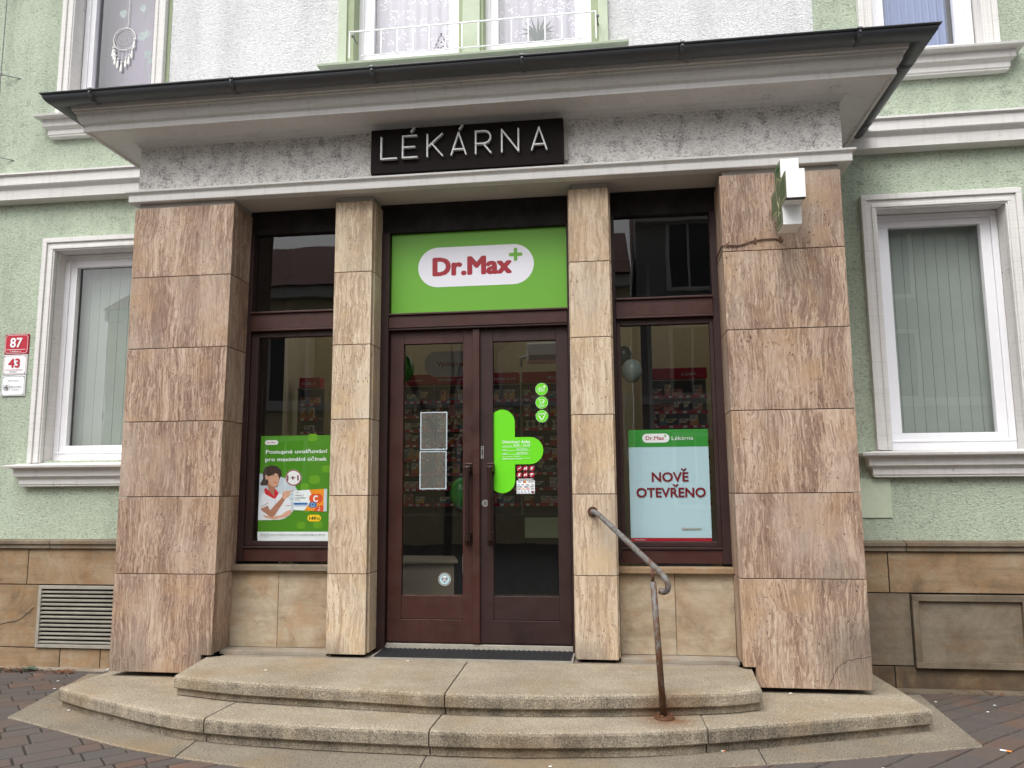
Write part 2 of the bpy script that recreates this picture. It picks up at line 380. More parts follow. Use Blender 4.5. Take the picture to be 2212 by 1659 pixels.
# ------------------------------------------------------------------ geometry helpers
class MB:
    def __init__(s): s.v = []; s.f = []; s.m = []; s.r = []; s.mats = []
    def mi(s, k):
        if k not in s.mats: s.mats.append(k)
        return s.mats.index(k)
    def add(s, vs, fs, mat, rnd=None):
        o = len(s.v); s.v += [tuple(v) for v in vs]; i = s.mi(mat); rnd = random.random() if rnd is None else rnd
        for f in fs: s.f.append(tuple(o+k for k in f)); s.m.append(i); s.r.append(rnd)
        return s
    def box(s, x0, x1, y0, y1, z0, z1, mat, rnd=None):
        vs = [(x0, y0, z0), (x1, y0, z0), (x1, y1, z0), (x0, y1, z0), (x0, y0, z1), (x1, y0, z1), (x1, y1, z1), (x0, y1, z1)]
        return s.add(vs, [(0, 3, 2, 1), (4, 5, 6, 7), (0, 1, 5, 4), (1, 2, 6, 5), (2, 3, 7, 6), (3, 0, 4, 7)], mat, rnd)
    def prism(s, pts, y0, y1, mat, rnd=None):       # polygon in xz (counter-clockwise seen from -y), extruded in y
        n = len(pts); vs = [(x, y0, z) for x, z in pts]+[(x, y1, z) for x, z in pts]
        fs = [tuple(range(n)), tuple(range(2*n-1, n-1, -1))]+[(i, i+n, (i+1) % n+n, (i+1) % n) for i in range(n)]
        return s.add(vs, fs, mat, rnd)
    def slab(s, pts, z0, z1, mat, rnd=None):        # polygon in xy
        n = len(pts); vs = [(x, y, z0) for x, y in pts]+[(x, y, z1) for x, y in pts]
        fs = [tuple(range(n-1, -1, -1)), tuple(range(n, 2*n))]+[(i, (i+1) % n, (i+1) % n+n, i+n) for i in range(n)]
        return s.add(vs, fs, mat, rnd)
    def ring(s, x0, x1, z0, z1, w, y0, y1, mat, wb=None, wt=None):   # rectangular frame of four butted bars
        wb = w if wb is None else wb; wt = w if wt is None else wt
        s.box(x0, x1, y0, y1, z0, z0+wb, mat) if wb else None
        s.box(x0, x1, y0, y1, z1-wt, z1, mat) if wt else None
        s.box(x0, x0+w, y0, y1, z0+wb, z1-wt, mat); s.box(x1-w, x1, y0, y1, z0+wb, z1-wt, mat)
        return s
    def tube(s, path, r, mat, seg=12, caps=True, rnd=None):
        P = [Vector(p) for p in path]; R = r if isinstance(r, (list, tuple)) else [r]*len(P)
        vs = []; fs = []; prev = None
        for i, p in enumerate(P):
            d = (P[min(i+1, len(P)-1)]-P[max(i-1, 0)]).normalized()
            if prev is None:
                a = Vector((0, 0, 1)) if abs(d.z) < .9 else Vector((1, 0, 0)); nx = d.cross(a).normalized()
            else: nx = (prev - d*prev.dot(d)).normalized()
            prev = nx; ny = d.cross(nx)
            for k in range(seg):
                t = 2*math.pi*k/seg; vs.append(p+(nx*math.cos(t)+ny*math.sin(t))*R[i])
        for i in range(len(P)-1):
            for k in range(seg):
                a = i*seg+k; b = i*seg+(k+1) % seg; fs.append((a, b, b+seg, a+seg))
        if caps: fs.append(tuple(range(seg-1, -1, -1))); fs.append(tuple(range((len(P)-1)*seg, len(P)*seg)))
        return s.add(vs, fs, mat, rnd)
    def sphere(s, c, r, mat, seg=14, rings=9, sq=(1, 1, 1)):
        vs = []; fs = []
        for i in range(rings+1):
            a = math.pi*i/rings
            for k in range(seg):
                t = 2*math.pi*k/seg; vs.append((c[0]+r*sq[0]*math.sin(a)*math.cos(t), c[1]+r*sq[1]*math.sin(a)*math.sin(t), c[2]-r*sq[2]*math.cos(a)))
        for i in range(rings):
            for k in range(seg):
                a = i*seg+k; b = i*seg+(k+1) % seg; fs.append((a, b, b+seg, a+seg))
        return s.add(vs, fs, mat)
    def sweep(s, path, prof, mat, closed=False, caps=True):
        """path: list of (x,y,ox,oy): base point and the outward direction for offset d; prof: list of (d,z)"""
        n = len(prof); vs = []; fs = []
        for x, y, ox, oy in path:
            for d, z in prof: vs.append((x+ox*d, y+oy*d, z))
        for i in range(len(path)-1):
            for k in range(n-1): fs.append((i*n+k, (i+1)*n+k, (i+1)*n+k+1, i*n+k+1))
        if caps: fs.append(tuple(range(n-1, -1, -1))); fs.append(tuple(range((len(path)-1)*n, len(path)*n)))
        return s.add(vs, fs, mat)
    def build(s, name, parent=None, bevel=0, smooth=False, label=None):
        me = bpy.data.meshes.new(name); me.from_pydata(s.v, [], s.f)
        for k in s.mats: me.materials.append(MATS[k])
        me.polygons.foreach_set('material_index', s.m)
        a = me.attributes.new('rnd', 'FLOAT', 'FACE'); a.data.foreach_set('value', s.r)
        bm = bmesh.new(); bm.from_mesh(me); bmesh.ops.recalc_face_normals(bm, faces=bm.faces) if name != 'pane' else None
        bm.to_mesh(me); bm.free()
        if smooth: me.polygons.foreach_set('use_smooth', [True]*len(me.polygons))
        me.update(); o = bpy.data.objects.new(name, me); COL.objects.link(o)
        if parent is not None:
            o.parent = parent; o.matrix_parent_inverse = parent.matrix_world.inverted() if parent.type != 'EMPTY' else Matrix.Translation(-Vector(parent.location))
        if bevel:
            b = o.modifiers.new('edge', 'BEVEL'); b.width = bevel; b.segments = 2; b.limit_method = 'ANGLE'; b.angle_limit = math.radians(40)
        if smooth == 'auto':
            me.polygons.foreach_set('use_smooth', [True]*len(me.polygons))
        if label: o['label'] = label
        return o
def thing(name, label, cat, loc=(0, 0, 0), group=None):
    o = bpy.data.objects.new(name, None); COL.objects.link(o); o.location = loc
    o['label'] = label; o['category'] = cat
    if group: o['group'] = group
    return o
def tag(o, label, cat, group=None):
    o['label'] = label; o['category'] = cat
    if group: o['group'] = group
    return o
def struct(o): o['kind'] = 'structure'; return o

_tc = {}
def textgeo(s, bold=0.0, sp=1.0):
    key = (s, bold, sp)
    if key not in _tc:
        cu = bpy.data.curves.new('t', 'FONT'); cu.body = s; cu.size = 1; cu.offset = bold; cu.resolution_u = 3; cu.fill_mode = 'FRONT'; cu.space_character = sp
        ob = bpy.data.objects.new('t', cu); COL.objects.link(ob)
        bpy.context.view_layer.update()
        me = bpy.data.meshes.new_from_object(ob.evaluated_get(bpy.context.evaluated_depsgraph_get()))
        vs = [(v.co.x, v.co.y) for v in me.vertices]; fs = [tuple(p.vertices) for p in me.polygons]
        bpy.data.objects.remove(ob); bpy.data.curves.remove(cu); bpy.data.meshes.remove(me)
        _tc[key] = (vs, fs)
    return _tc[key]
class Decal(MB):
    """flat artwork in an xz plane facing -y; each layer lies 0.5 mm in front of the last"""
    def __init__(s, y, f=None, step=.0005): super().__init__(); s.y = y; s.l = 0; s.fn = f or (lambda a, b: (a, b)); s.step = step
    def poly(s, pts, mat):
        s.l += 1; y = s.y-s.l*s.step
        return s.add([(s.fn(*p)[0], y, s.fn(*p)[1]) for p in pts], [tuple(range(len(pts)))], mat)
    def rect(s, a0, a1, b0, b1, mat): return s.poly([(a0, b0), (a1, b0), (a1, b1), (a0, b1)], mat)
    def pill(s, a0, a1, b0, b1, mat, r=None, n=8):
        w, h = abs(a1-a0), abs(b1-b0); r = min(w, h)/2 if r is None else r
        a0, a1 = min(a0, a1), max(a0, a1); b0, b1 = min(b0, b1), max(b0, b1); pts = []
        for cx, cy, t0 in ((a1-r, b1-r, 0), (a0+r, b1-r, 90), (a0+r, b0+r, 180), (a1-r, b0+r, 270)):
            for k in range(n+1):
                t = math.radians(t0+90*k/n); pts.append((cx+r*math.cos(t), cy+r*math.sin(t)))
        return s.poly(pts, mat)
    def disc(s, cx, cy, r, mat, n=28): return s.poly([(cx+r*math.cos(2*math.pi*k/n), cy+r*math.sin(2*math.pi*k/n)) for k in range(n)], mat)
    def stroke(s, pts, w, mat):
        s.l += 1; y = s.y-s.l*s.step
        for (ax, ay), (bx, by) in zip(pts[:-1], pts[1:]):
            dx, dy = bx-ax, by-ay; L = math.hypot(dx, dy) or 1; nx, ny = -dy/L*w/2, dx/L*w/2; ex, ey = dx/L*w*.3, dy/L*w*.3
            q = [(ax+nx-ex, ay+ny-ey), (bx+nx+ex, by+ny+ey), (bx-nx+ex, by-ny+ey), (ax-nx-ex, ay-ny-ey)]
            s.add([(s.fn(*p)[0], y, s.fn(*p)[1]) for p in q], [(0, 1, 2, 3)], mat)
        return s
    def loop(s, cx, cy, r, w, mat, n=24): return s.stroke([(cx+r*math.cos(2*math.pi*k/n), cy+r*math.sin(2*math.pi*k/n)) for k in range(n+1)], w, mat)
    def text(s, body, a0, a1, base, cap, mat, bold=0, sp=1.0):
        """fit the words between a0 and a1 with capital height cap above base (in the decal's own coordinates)"""
        vs, fs = textgeo(body, 0, sp)
        if not vs: return s
        x0 = min(v[0] for v in vs); x1 = max(v[0] for v in vs)
        ch = max(v[1] for v in textgeo('H', 0)[0])
        s.l += 1; k = (a1-a0)/(x1-x0+2*bold)
        offs = [(0, 0)] if not bold else [(0, 0), (bold, 0), (-bold, 0), (0, bold*.8), (0, -bold*.8), (bold*.75, bold*.6), (-bold*.75, bold*.6), (bold*.75, -bold*.6), (-bold*.75, -bold*.6)]
        for q, (ox, oy) in enumerate(offs):
            y = s.y-s.l*s.step-q*s.step*.09; out = []
            for vx, vy in vs:
                p = s.fn(a0+(vx+ox-x0+bold)*k, base+(vy+oy)/ch*cap); out.append((p[0], y, p[1]))
            s.add(out, fs, mat)
        return s
def logo(d, a0, a1, b0, b1, pillmat='pill_white', red='brand_red', green='brand_green'):
    """white rounded lozenge with the pharmacy's red lettering and green plus; b0 lower, b1 upper (b may run downwards)"""
    w = a1-a0; h = b1-b0
    d.pill(a0, a1, b0, b1, pillmat)
    d.text('Dr.Max', a0+.125*w, a0+.815*w, b0+.30*h, .42*h, red, .052 if abs(w) > .5 and abs(w) < 5 else .016)
    cx, cy, r, t = a0+.845*w, b0+.74*h, .058*w, .030*w
    d.pill(cx-r, cx+r, cy-t/2, cy+t/2, green); d.pill(cx-t/2, cx+t/2, cy-r, cy+r, green)

# ------------------------------------------------------------------ ground
def gz(x, y): return -.838-.085*max(0, min(1, (y+.35)/1.4))
g = MB(); g.box(-150, 150, -150, 90, -1.3, -1.0, 'asphalt'); struct(g.build('ground'))
st = MB(); st.slab([(-40, -24), (40, -24), (40, -4.6), (-40, -4.6)], -.999, -.96, 'asphalt'); struct(st.build('road'))
pv = MB(); ang = math.radians(44); ca, sa = math.cos(ang), math.sin(ang)
vrow = -6.5
while vrow < 7.5:
    hrow = random.choice([.10, .15, .15, .21, .21]); u = -9+random.random()*.3
    while u < 9:
        ln = random.choice([.15, .21, .21, .28, .28])
        if hrow > .2: ln = random.choice([.21, .28, .28, .35])
        g2 = .004+random.random()*.003; cs = []
        for (a, b) in ((u+g2, vrow+g2), (u+ln-g2, vrow+g2), (u+ln-g2, vrow+hrow-g2), (u+g2, vrow+hrow-g2)):
            cs.append((a*ca-b*sa, a*sa+b*ca))
        cx = sum(p[0] for p in cs)/4; cy = sum(p[1] for p in cs)/4
        if -7 < cx < 7.5 and -4.5 < cy < 1.05:
            dz = random.uniform(-.0015, .0015); t = []
            for x, y in cs: t.append((x, y, gz(x, y)+dz-.006))
            for x, y in cs: t.append((x+(cx-x)*.045, y+(cy-y)*.045, gz(x, y)+dz))
            for x, y in cs: t.append((x, y, gz(x, y)-.03))
            pv.add(t, [(4, 5, 6, 7)]+[(i, (i+1) % 4, 4+(i+1) % 4, 4+i) for i in range(4)]+[(8+i, 8+(i+1) % 4, (i+1) % 4, i) for i in range(4)], 'paver', random.random()**1.3)
        u += ln
    vrow += hrow
ys = [-4.6, -.35, 1.05, 3.0]
for i in range(3):
    pv.add([(-7.2, ys[i], gz(0, ys[i])-.010), (7.7, ys[i], gz(0, ys[i])-.010), (7.7, ys[i+1], gz(0, ys[i+1])-.010), (-7.2, ys[i+1], gz(0, ys[i+1])-.010)], [(0, 1, 2, 3)], 'grout')
pv.box(-7.2, 7.7, -4.75, -4.6, -1.0, -.838, 'granite_ring')
struct(pv.build('pavement'))
cs_ = MB()
for x0, x1 in ((2.55, 3.55), (3.56, 4.7), (4.71, 7.5)):
    yy = .93; cs_.add([(x0, yy, gz(0, yy)+.004), (x1, yy, gz(0, yy)+.004), (x1, 1.1, gz(0, 1.1)+.004), (x0, 1.1, gz(0, 1.1)+.004), (x0, yy, gz(0, yy)-.02), (x1, yy, gz(0, yy)-.02)], [(0, 1, 2, 3), (4, 5, 1, 0)], 'sandstone_grey')
for x0, x1 in ((-7, -4.2), (-4.19, -2.8)):
    yy = .97; cs_.add([(x0, yy, gz(0, yy)+.004), (x1, yy, gz(0, yy)+.004), (x1, 1.1, gz(0, 1.1)+.004), (x0, 1.1, gz(0, 1.1)+.004), (x0, yy, gz(0, yy)-.02), (x1, yy, gz(0, yy)-.02)], [(0, 1, 2, 3), (4, 5, 1, 0)], 'mortar')
struct(cs_.build('wall_foot_strip'))

# ------------------------------------------------------------------ entrance steps
def crom(P, n=10):
    P = [Vector(p) for p in P]; P = [P[0]*2-P[1]]+P+[P[-1]*2-P[-2]]; out = []
    for i in range(1, len(P)-2):
        for k in range(n):
            t = k/n; a, b, c, d = P[i-1:i+3]
            out.append(.5*((2*b)+(c-a)*t+(2*a-5*b+4*c-d)*t*t+(3*b-a-3*c+d)*t**3))
    out.append(P[-2]); return out
def arc_slab(pts, cuts, yb, xbl, xbr, h1, H, rec, mat, zb=None, gap=.004, rnds=None):
    """stone step: rounded nose, slab h1 thick on a riser set back by rec; cut into slabs at the given x positions"""
    C = crom(pts); m = MB(); N = len(C); xl, xr = C[0].x, C[-1].x
    def at(x):
        for i in range(N-1):
            if C[i].x <= x <= C[i+1].x:
                t = (x-C[i].x)/(C[i+1].x-C[i].x); return C[i].lerp(C[i+1], t)
        return C[0] if x < xl else C[-1]
    def nrm(x):
        a = at(max(xl, x-.05)); b = at(min(xr, x+.05)); d = (b-a); d.z = 0; d.normalize(); return Vector((d.y, -d.x, 0))
    ed = [xl]+list(cuts)+[xr]
    prof = [(-.03, 0), (-.012, -.003), (-.004, -.010), (0, -.022), (-.001, -h1+.006), (-.006, -h1), (-rec, -h1), (-rec, -H)]
    if rec == 0: prof = [(-.01, 0), (0, -.008), (0, -H)]
    for s_ in range(len(ed)-1):
        a, b = ed[s_]+(gap if s_ else 0), ed[s_+1]-(gap if s_+2 < len(ed) else 0)
        K = max(2, int((b-a)/.09)); vs = []; n = len(prof)+2
        for k in range(K+1):
            x = a+(b-a)*k/K; p = at(x); nn = nrm(x); t = (x-xl)/(xr-xl)
            bx = xbl+(xbr-xbl)*t; zz = p.z if zb is None else zb
            vs.append((bx, yb, zz))
            for d, dz in prof: vs.append((p.x+nn.x*d, p.y+nn.y*d, p.z+dz))
            vs.append((bx, yb, zz-H))
        fs = []
        for k in range(K):
            for j in range(n-1): fs.append((k*n+j, k*n+j+1, (k+1)*n+j+1, (k+1)*n+j))
        fs += [tuple(range(n)), tuple(range((K+1)*n-1, K*n-1, -1))]
        m.add(vs, fs, mat, rnds[s_] if rnds else None)
    return m
steps = thing('entrance_steps', 'curved weathered stone steps leading up to the shop entrance', 'steps', (0, -.6, -.84))
arc_slab([(-2.99, -.615, -.830), (-1.49, -1.20, -.830), (-.1, -1.34, -.830), (1.75, -.93, -.830), (2.87, -.54, -.830)], [-1.50, -.13, 1.64], .6, -3.3, 2.95, .1, .12, 0, 'granite_ring', zb=-.845, rnds=[.3, .7, .2, .9]).build('base_slab', steps)
arc_slab([(-2.83, -.37, -.705), (-2.29, -.65, -.700), (-1.44, -.985, -.692), (-.115, -1.07, -.69), (.647, -1.02, -.69), (1.367, -.85, -.694), (2.70, -.31, -.706)], [-1.46, -.128, 1.36], 1.085, -2.80, 2.66, .085, .137, .03, 'granite_step', zb=-.74, rnds=[.15, .5, .8, .3]).build('lower_step', steps)
arc_slab([(-1.925, -.515, -.572), (-1.405, -.650, -.57), (-.501, -.746, -.57), (-.100, -.785, -.57), (.531, -.762, -.57), (1.420, -.608, -.57), (1.714, -.478, -.572)], [-.105], .05, -2.00, 1.74, .08, .125, .03, 'granite_step', rnds=[.6, .35]).build('upper_step', steps)
fl = MB(); fl.box(-1.92, 1.67, .056, .60, -.70, -.574, 'mortar'); fl.build('threshold_bed', steps)

# ------------------------------------------------------------------ the building
B = thing('corner_pharmacy_building', 'pale green rendered building with a travertine clad shop porch', 'building', (0, 1.15, -.9))
YG = 1.15
def holes_wall(x0, x1, z0, z1, holes, y0, y1, matf, xs=(), zs=()):
    X = sorted(set([x0, x1]+[h[0] for h in holes]+[h[1] for h in holes]+list(xs))); Z = sorted(set([z0, z1]+[h[2] for h in holes]+[h[3] for h in holes]+list(zs)))
    m = MB(); inh = lambda x, z: any(h[0] < x < h[1] and h[2] < z < h[3] for h in holes)
    for i in range(len(X)-1):
        for j in range(len(Z)-1):
            cx, cz = (X[i]+X[i+1])/2, (Z[j]+Z[j+1])/2
            if inh(cx, cz): continue
            a, b, c, d = X[i], X[i+1], Z[j], Z[j+1]; mt = matf(cx, cz)
            m.add([(a, y0, c), (b, y0, c), (b, y0, d), (a, y0, d)], [(0, 1, 2, 3)], mt)
            m.add([(a, y1, c), (b, y1, c), (b, y1, d), (a, y1, d)], [(3, 2, 1, 0)], mt)
    for h in holes:
        a, b, c, d = h
        m.add([(a, y0, c), (a, y1, c), (a, y1, d), (a, y0, d)], [(0, 1, 2, 3)], 'plaster'); m.add([(b, y0, c), (b, y1, c), (b, y1, d), (b, y0, d)], [(3, 2, 1, 0)], 'plaster')
        m.add([(a, y0, c), (b, y0, c), (b, y1, c), (a, y1, c)], [(0, 1, 2, 3)], 'plaster'); m.add([(a, y0, d), (b, y0, d), (b, y1, d), (a, y1, d)], [(3, 2, 1, 0)], 'plaster')
    return m
HOLES = [(-4.26, -3.19, .87, 2.83), (3.06, 4.04, .87, 2.83), (-4.24, -3.40, 4.42, 6.2), (3.14, 4.00, 4.21, 6.2),
         (-1.41, -.42, 4.50, 6.2), (-.20, .78, 4.50, 6.2), (-2.35, 2.3, -.6, 3.0)]
def wm(x, z):
    if z > 3.6 and -3.235 < x < 2.662: return 'render_white'
    return 'render_green'
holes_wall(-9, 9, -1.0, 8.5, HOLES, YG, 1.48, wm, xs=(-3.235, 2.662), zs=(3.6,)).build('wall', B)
rf = MB(); rf.box(-9.2, 9.2, .75, 2.4, 8.5, 8.8, 'roof_tile'); rf.build('roof', B)  # cut short at the rear so sky reaches the open shop ceiling
# string course
PS = [(0, 3.315), (.10, 3.330), (.10, 3.335), (.105, 3.418), (.112, 3.426), (.135, 3.448), (.142, 3.458), (.142, 3.538), (.165, 3.552), (.165, 3.568), (0, 3.60)]
for x0, x1 in ((-9, -2.74), (2.52, 9)):
    MB().sweep([(x0, YG+.002, 0, -1), (x1, YG+.002, 0, -1)], PS, 'plaster').build('string_course', B)
# plinth
def pblocks(pl, xs, z0, z1, y, mat, g=.004):
    for a, b in zip(xs[:-1], xs[1:]): pl.box(a+g, b-g, y, YG-.004, z0+g, z1-g, mat)
def capst(pl, xs):
    for a, b in zip(xs[:-1], xs[1:]):
        pl.sweep([(a+.003, YG, 0, -1), (b-.003, YG, 0, -1)], [(0, .094), (.085, .094), (.085, .128), (.092, .131), (.100, .133), (.100, .161), (0, .172)], 'sandstone_grey')
pl = MB(); pblocks(pl, [-7, -5.6, -4.291, -2.7], -.22, .092, 1.09, 'sandstone'); pblocks(pl, [-7, -5.4, -4.165], -.757, -.22, 1.092, 'sandstone'); pblocks(pl, [-3.26, -2.7], -.757, -.22, 1.092, 'sandstone')
pblocks(pl, [-7, -5.2, -3.93, -3.55, -2.7], -1.0, -.757, 1.094, 'sandstone'); capst(pl, [-7, -4.07, -2.7]); pl.box(-7, -2.7, 1.10, YG-.002, -1, .09, 'dark_void'); pl.build('plinth', B, bevel=.003)
pl = MB(); pblocks(pl, [2.3, 2.954, 4.32, 5.6], -.22, .092, 1.09, 'sandstone'); pblocks(pl, [2.3, 3.097], -.757, -.22, 1.091, 'sandstone_grey'); pblocks(pl, [3.925, 5.6], -.757, -.22, 1.091, 'sandstone_grey')
pblocks(pl, [2.3, 2.955, 5.6], -1.0, -.757, 1.097, 'sandstone_dark'); capst(pl, [2.3, 3.085, 4.16, 5.6]); pl.box(2.3, 5.6, 1.10, YG-.002, -1, .09, 'dark_void'); pl.build('plinth', B, bevel=.003)
bp = MB(); bp.box(3.147, 3.875, 1.085, 1.12, -.718, -.276, 'sandstone_grey'); bp.ring(3.10, 3.922, -.763, -.229, .045, 1.058, 1.12, 'sandstone_grey'); bp.build('blocked_vent', B, bevel=.002)
# ventilation grille
v = MB(); v.ring(-4.158, -3.27, -.752, -.226, .028, 1.072, 1.10, 'aluminium')
v.box(-4.13, -3.30, 1.11, 1.13, -.73, -.25, 'black')
vent = v.build('vent_grille', B, bevel=.002)
sl = MB()
for k in range(13):
    z = -.715+k*.0355
    sl.add([(-4.13, 1.078, z), (-3.298, 1.078, z), (-3.298, 1.098, z+.010), (-4.13, 1.098, z+.010), (-4.13, 1.076, z+.011), (-3.298, 1.076, z+.011), (-3.298, 1.095, z+.0185), (-4.13, 1.095, z+.0185)], [(0, 1, 2, 3), (4, 7, 6, 5), (0, 4, 5, 1), (0, 3, 7, 4), (1, 5, 6, 2)], 'aluminium')
sl.build('slats', vent)
# windows of the house
def house_window(x0, x1, z0, z1, gx0, gx1, gz0, gz1, gmat, sill=True, surround='plaster', sx=.07):
    """x0..z1 outer edge of the plaster surround, g* the glass"""
    m = MB(); ix0, ix1, iz1 = x0+.12, x1-.12, z1-.12
    edge = lambda w, y0, y1: (m.box(x0, x0+w, y0, y1, z0, z1-w, surround), m.box(x1-w, x1, y0, y1, z0, z1-w, surround), m.box(x0, x1, y0, y1, z1-w, z1, surround))
    edge(.045, 1.092, YG-.001)
    m.box(x0+.045, ix0, 1.108, YG-.001, z0, iz1, surround); m.box(ix1, x1-.045, 1.108, YG-.001, z0, iz1, surround); m.box(x0+.045, x1-.045, 1.108, YG-.001, iz1, z1-.045, surround)
    m.box(x0+.078, ix0-.012, 1.098, 1.108, z0, z1-.109, surround); m.box(ix1+.012, x1-.078, 1.098, 1.108, z0, z1-.109, surround); m.box(x0+.078, x1-.078, 1.098, 1.108, z1-.108, z1-.078, surround)
    W = m.build('window', B, bevel=.004)
    f = MB(); f.ring(ix0+.004, ix1-.004, z0+.004, iz1-.004, .05, 1.262, 1.34, 'pvc', wb=gz0-z0-.06)
    f.ring(ix0+.055, ix1-.055, gz0-.058, iz1-.055, 0.001+gx0-ix0-.055, 1.275, 1.33, 'pvc', wb=.056, wt=max(.02, iz1-.055-gz1))
    f.box(ix0+.01, ix1-.01, 1.255, 1.262, gz0-.075, gz0-.062, 'pvc')
    f.build('frame', W, bevel=.003)
    p = MB(); p.add([(gx0-.01, 1.315, gz0-.01), (gx1+.01, 1.315, gz0-.01), (gx1+.01, 1.315, gz1+.02), (gx0-.01, 1.315, gz1+.02)], [(0, 1, 2, 3)], gmat); p.build('pane', W)
    if sill:
        s_ = MB(); a, b = x0+.02, x1-.02
        top = z0; pr = [(0, top-.215), (.062, top-.210), (.062, top-.198), (.070, top-.192), (.070, top-.150), (.085, top-.132), (.105, top-.122), (.105, top-.060), (.120, top-.050), (.165, top-.045), (.170, top-.025), (0, top)]
        s_.sweep([(a, YG+.002, -1, 0), (a, YG+.002, -1, -1), (b, YG+.002, 1, -1), (b, YG+.002, 1, 0)], pr, 'plaster', caps=False)
        s_.build('sill', W, bevel=.002)
    return W
house_window(2.938, 4.160, .87, 2.95, 3.190, 3.925, 1.012, 2.722, 'glass_home')
house_window(-4.385, -3.07, .85, 2.95, -4.146, -3.30, 1.012, 2.706, 'glass_home')
house_window(-4.355, -3.272, 4.16, 6.6, -4.131, -3.543, 4.34, 6.3, 'glass_up')
house_window(3.02, 4.112, 4.16, 6.6, 3.281, 3.872, 4.31, 6.3, 'glass_up')
# smooth green strip beside the upper left window
MB().box(-3.268, -3.235, YG-.006, YG-.001, 4.16, 6.6, 'deep_green_paint').build('painted_edge', B)
# central upper pair of windows in a green painted surround
cw = MB()
cw.box(-1.552, -1.47, 1.105, YG-.001, 4.44, 6.6, 'smooth_green'); cw.box(.84, .924, 1.105, YG-.001, 4.44, 6.6, 'smooth_green')
cw.box(-1.47, -1.406, 1.125, 1.40, 4.44, 6.6, 'deep_green_paint'); cw.box(.776, .84, 1.125, 1.40, 4.44, 6.6, 'deep_green_paint')
cw.box(-.385, -.225, 1.125, 1.40, 4.44, 6.6, 'smooth_green'); cw.box(-.424, -.3852, 1.146, 1.40, 4.44, 6.6, 'deep_green_paint'); cw.box(-.2248, -.196, 1.146, 1.40, 4.44, 6.6, 'deep_green_paint')
CW = cw.build('window', B, bevel=.003, label='pair of first floor windows in a pale green painted surround')
f = MB()
for a, b, g0, g1 in ((-1.41, -.42, -1.262, -.546), (-.20, .78, -.078, .628)):
    f.ring(a+.002, b-.002, 4.50, 6.19, .05, 1.27, 1.35, 'pvc')
    f.box(a+.05, g0, 1.285, 1.34, 4.55, 6.14, 'pvc'); f.box(g1, b-.05, 1.285, 1.34, 4.55, 6.14, 'pvc'); f.box(g0, g1, 1.286, 1.34, 4.55, 4.632, 'pvc')
f.build('frame', CW, bevel=.003)
for g0, g1 in ((-1.27, -.54), (-.086, .636)):
    p = MB(); p.add([(g0, 1.32, 4.62), (g1, 1.32, 4.62), (g1, 1.32, 6.15), (g0, 1.32, 6.15)], [(0, 1, 2, 3)], 'glass_up'); p.build('pane', CW)
s_ = MB(); s_.sweep([(-1.56, YG, -1, 0), (-1.56, YG, -1, -1), (.95, YG, 1, -1), (.95, YG, 1, 0)], [(0, 4.33), (.06, 4.34), (.065, 4.385), (.10, 4.40), (.145, 4.405), (.15, 4.425), (0, 4.455)], 'smooth_green', caps=False)
s_.build('sill', CW, bevel=.002)
# rooms behind the windows (closed boxes)
def room(x0, x1, y1, z0, z1, mat, rear='wall_beige', open_top=None):
    m = MB(); y0 = 1.485
    m.add([(x0, y0, z0), (x0, y1, z0), (x0, y1, z1), (x0, y0, z1)], [(0, 1, 2, 3)], mat); m.add([(x1, y0, z0), (x1, y1, z0), (x1, y1, z1), (x1, y0, z1)], [(0, 1, 2, 3)], mat)
    m.add([(x0, y1, z0), (x1, y1, z0), (x1, y1, z1), (x0, y1, z1)], [(0, 1, 2, 3)], rear); m.add([(x0, y0, z0), (x1, y0, z0), (x1, y1, z0), (x0, y1, z0)], [(0, 1, 2, 3)], 'shop_floor')
    m.add([(x0, y0, z1), (x1, y0, z1), (x1, y1, z1), (x0, y1, z1)], [(0, 1, 2, 3)], 'ceiling')
    return m
room(-4.6, -2.9, 3.1, .3, 3.2, 'ceiling', 'reveal_dark').build('room', B); room(2.8, 4.5, 3.1, .3, 3.2, 'ceiling', 'reveal_dark').build('room', B)
room(-4.7, -2.8, 2.3, 4.0, 6.8, 'curtain_lilac', 'curtain_lilac').build('room', B); room(2.8, 4.6, 2.3, 4.0, 6.8, 'ceiling').build('room', B); room(-1.8, 1.2, 2.3, 4.2, 6.8, 'ceiling').build('room', B)

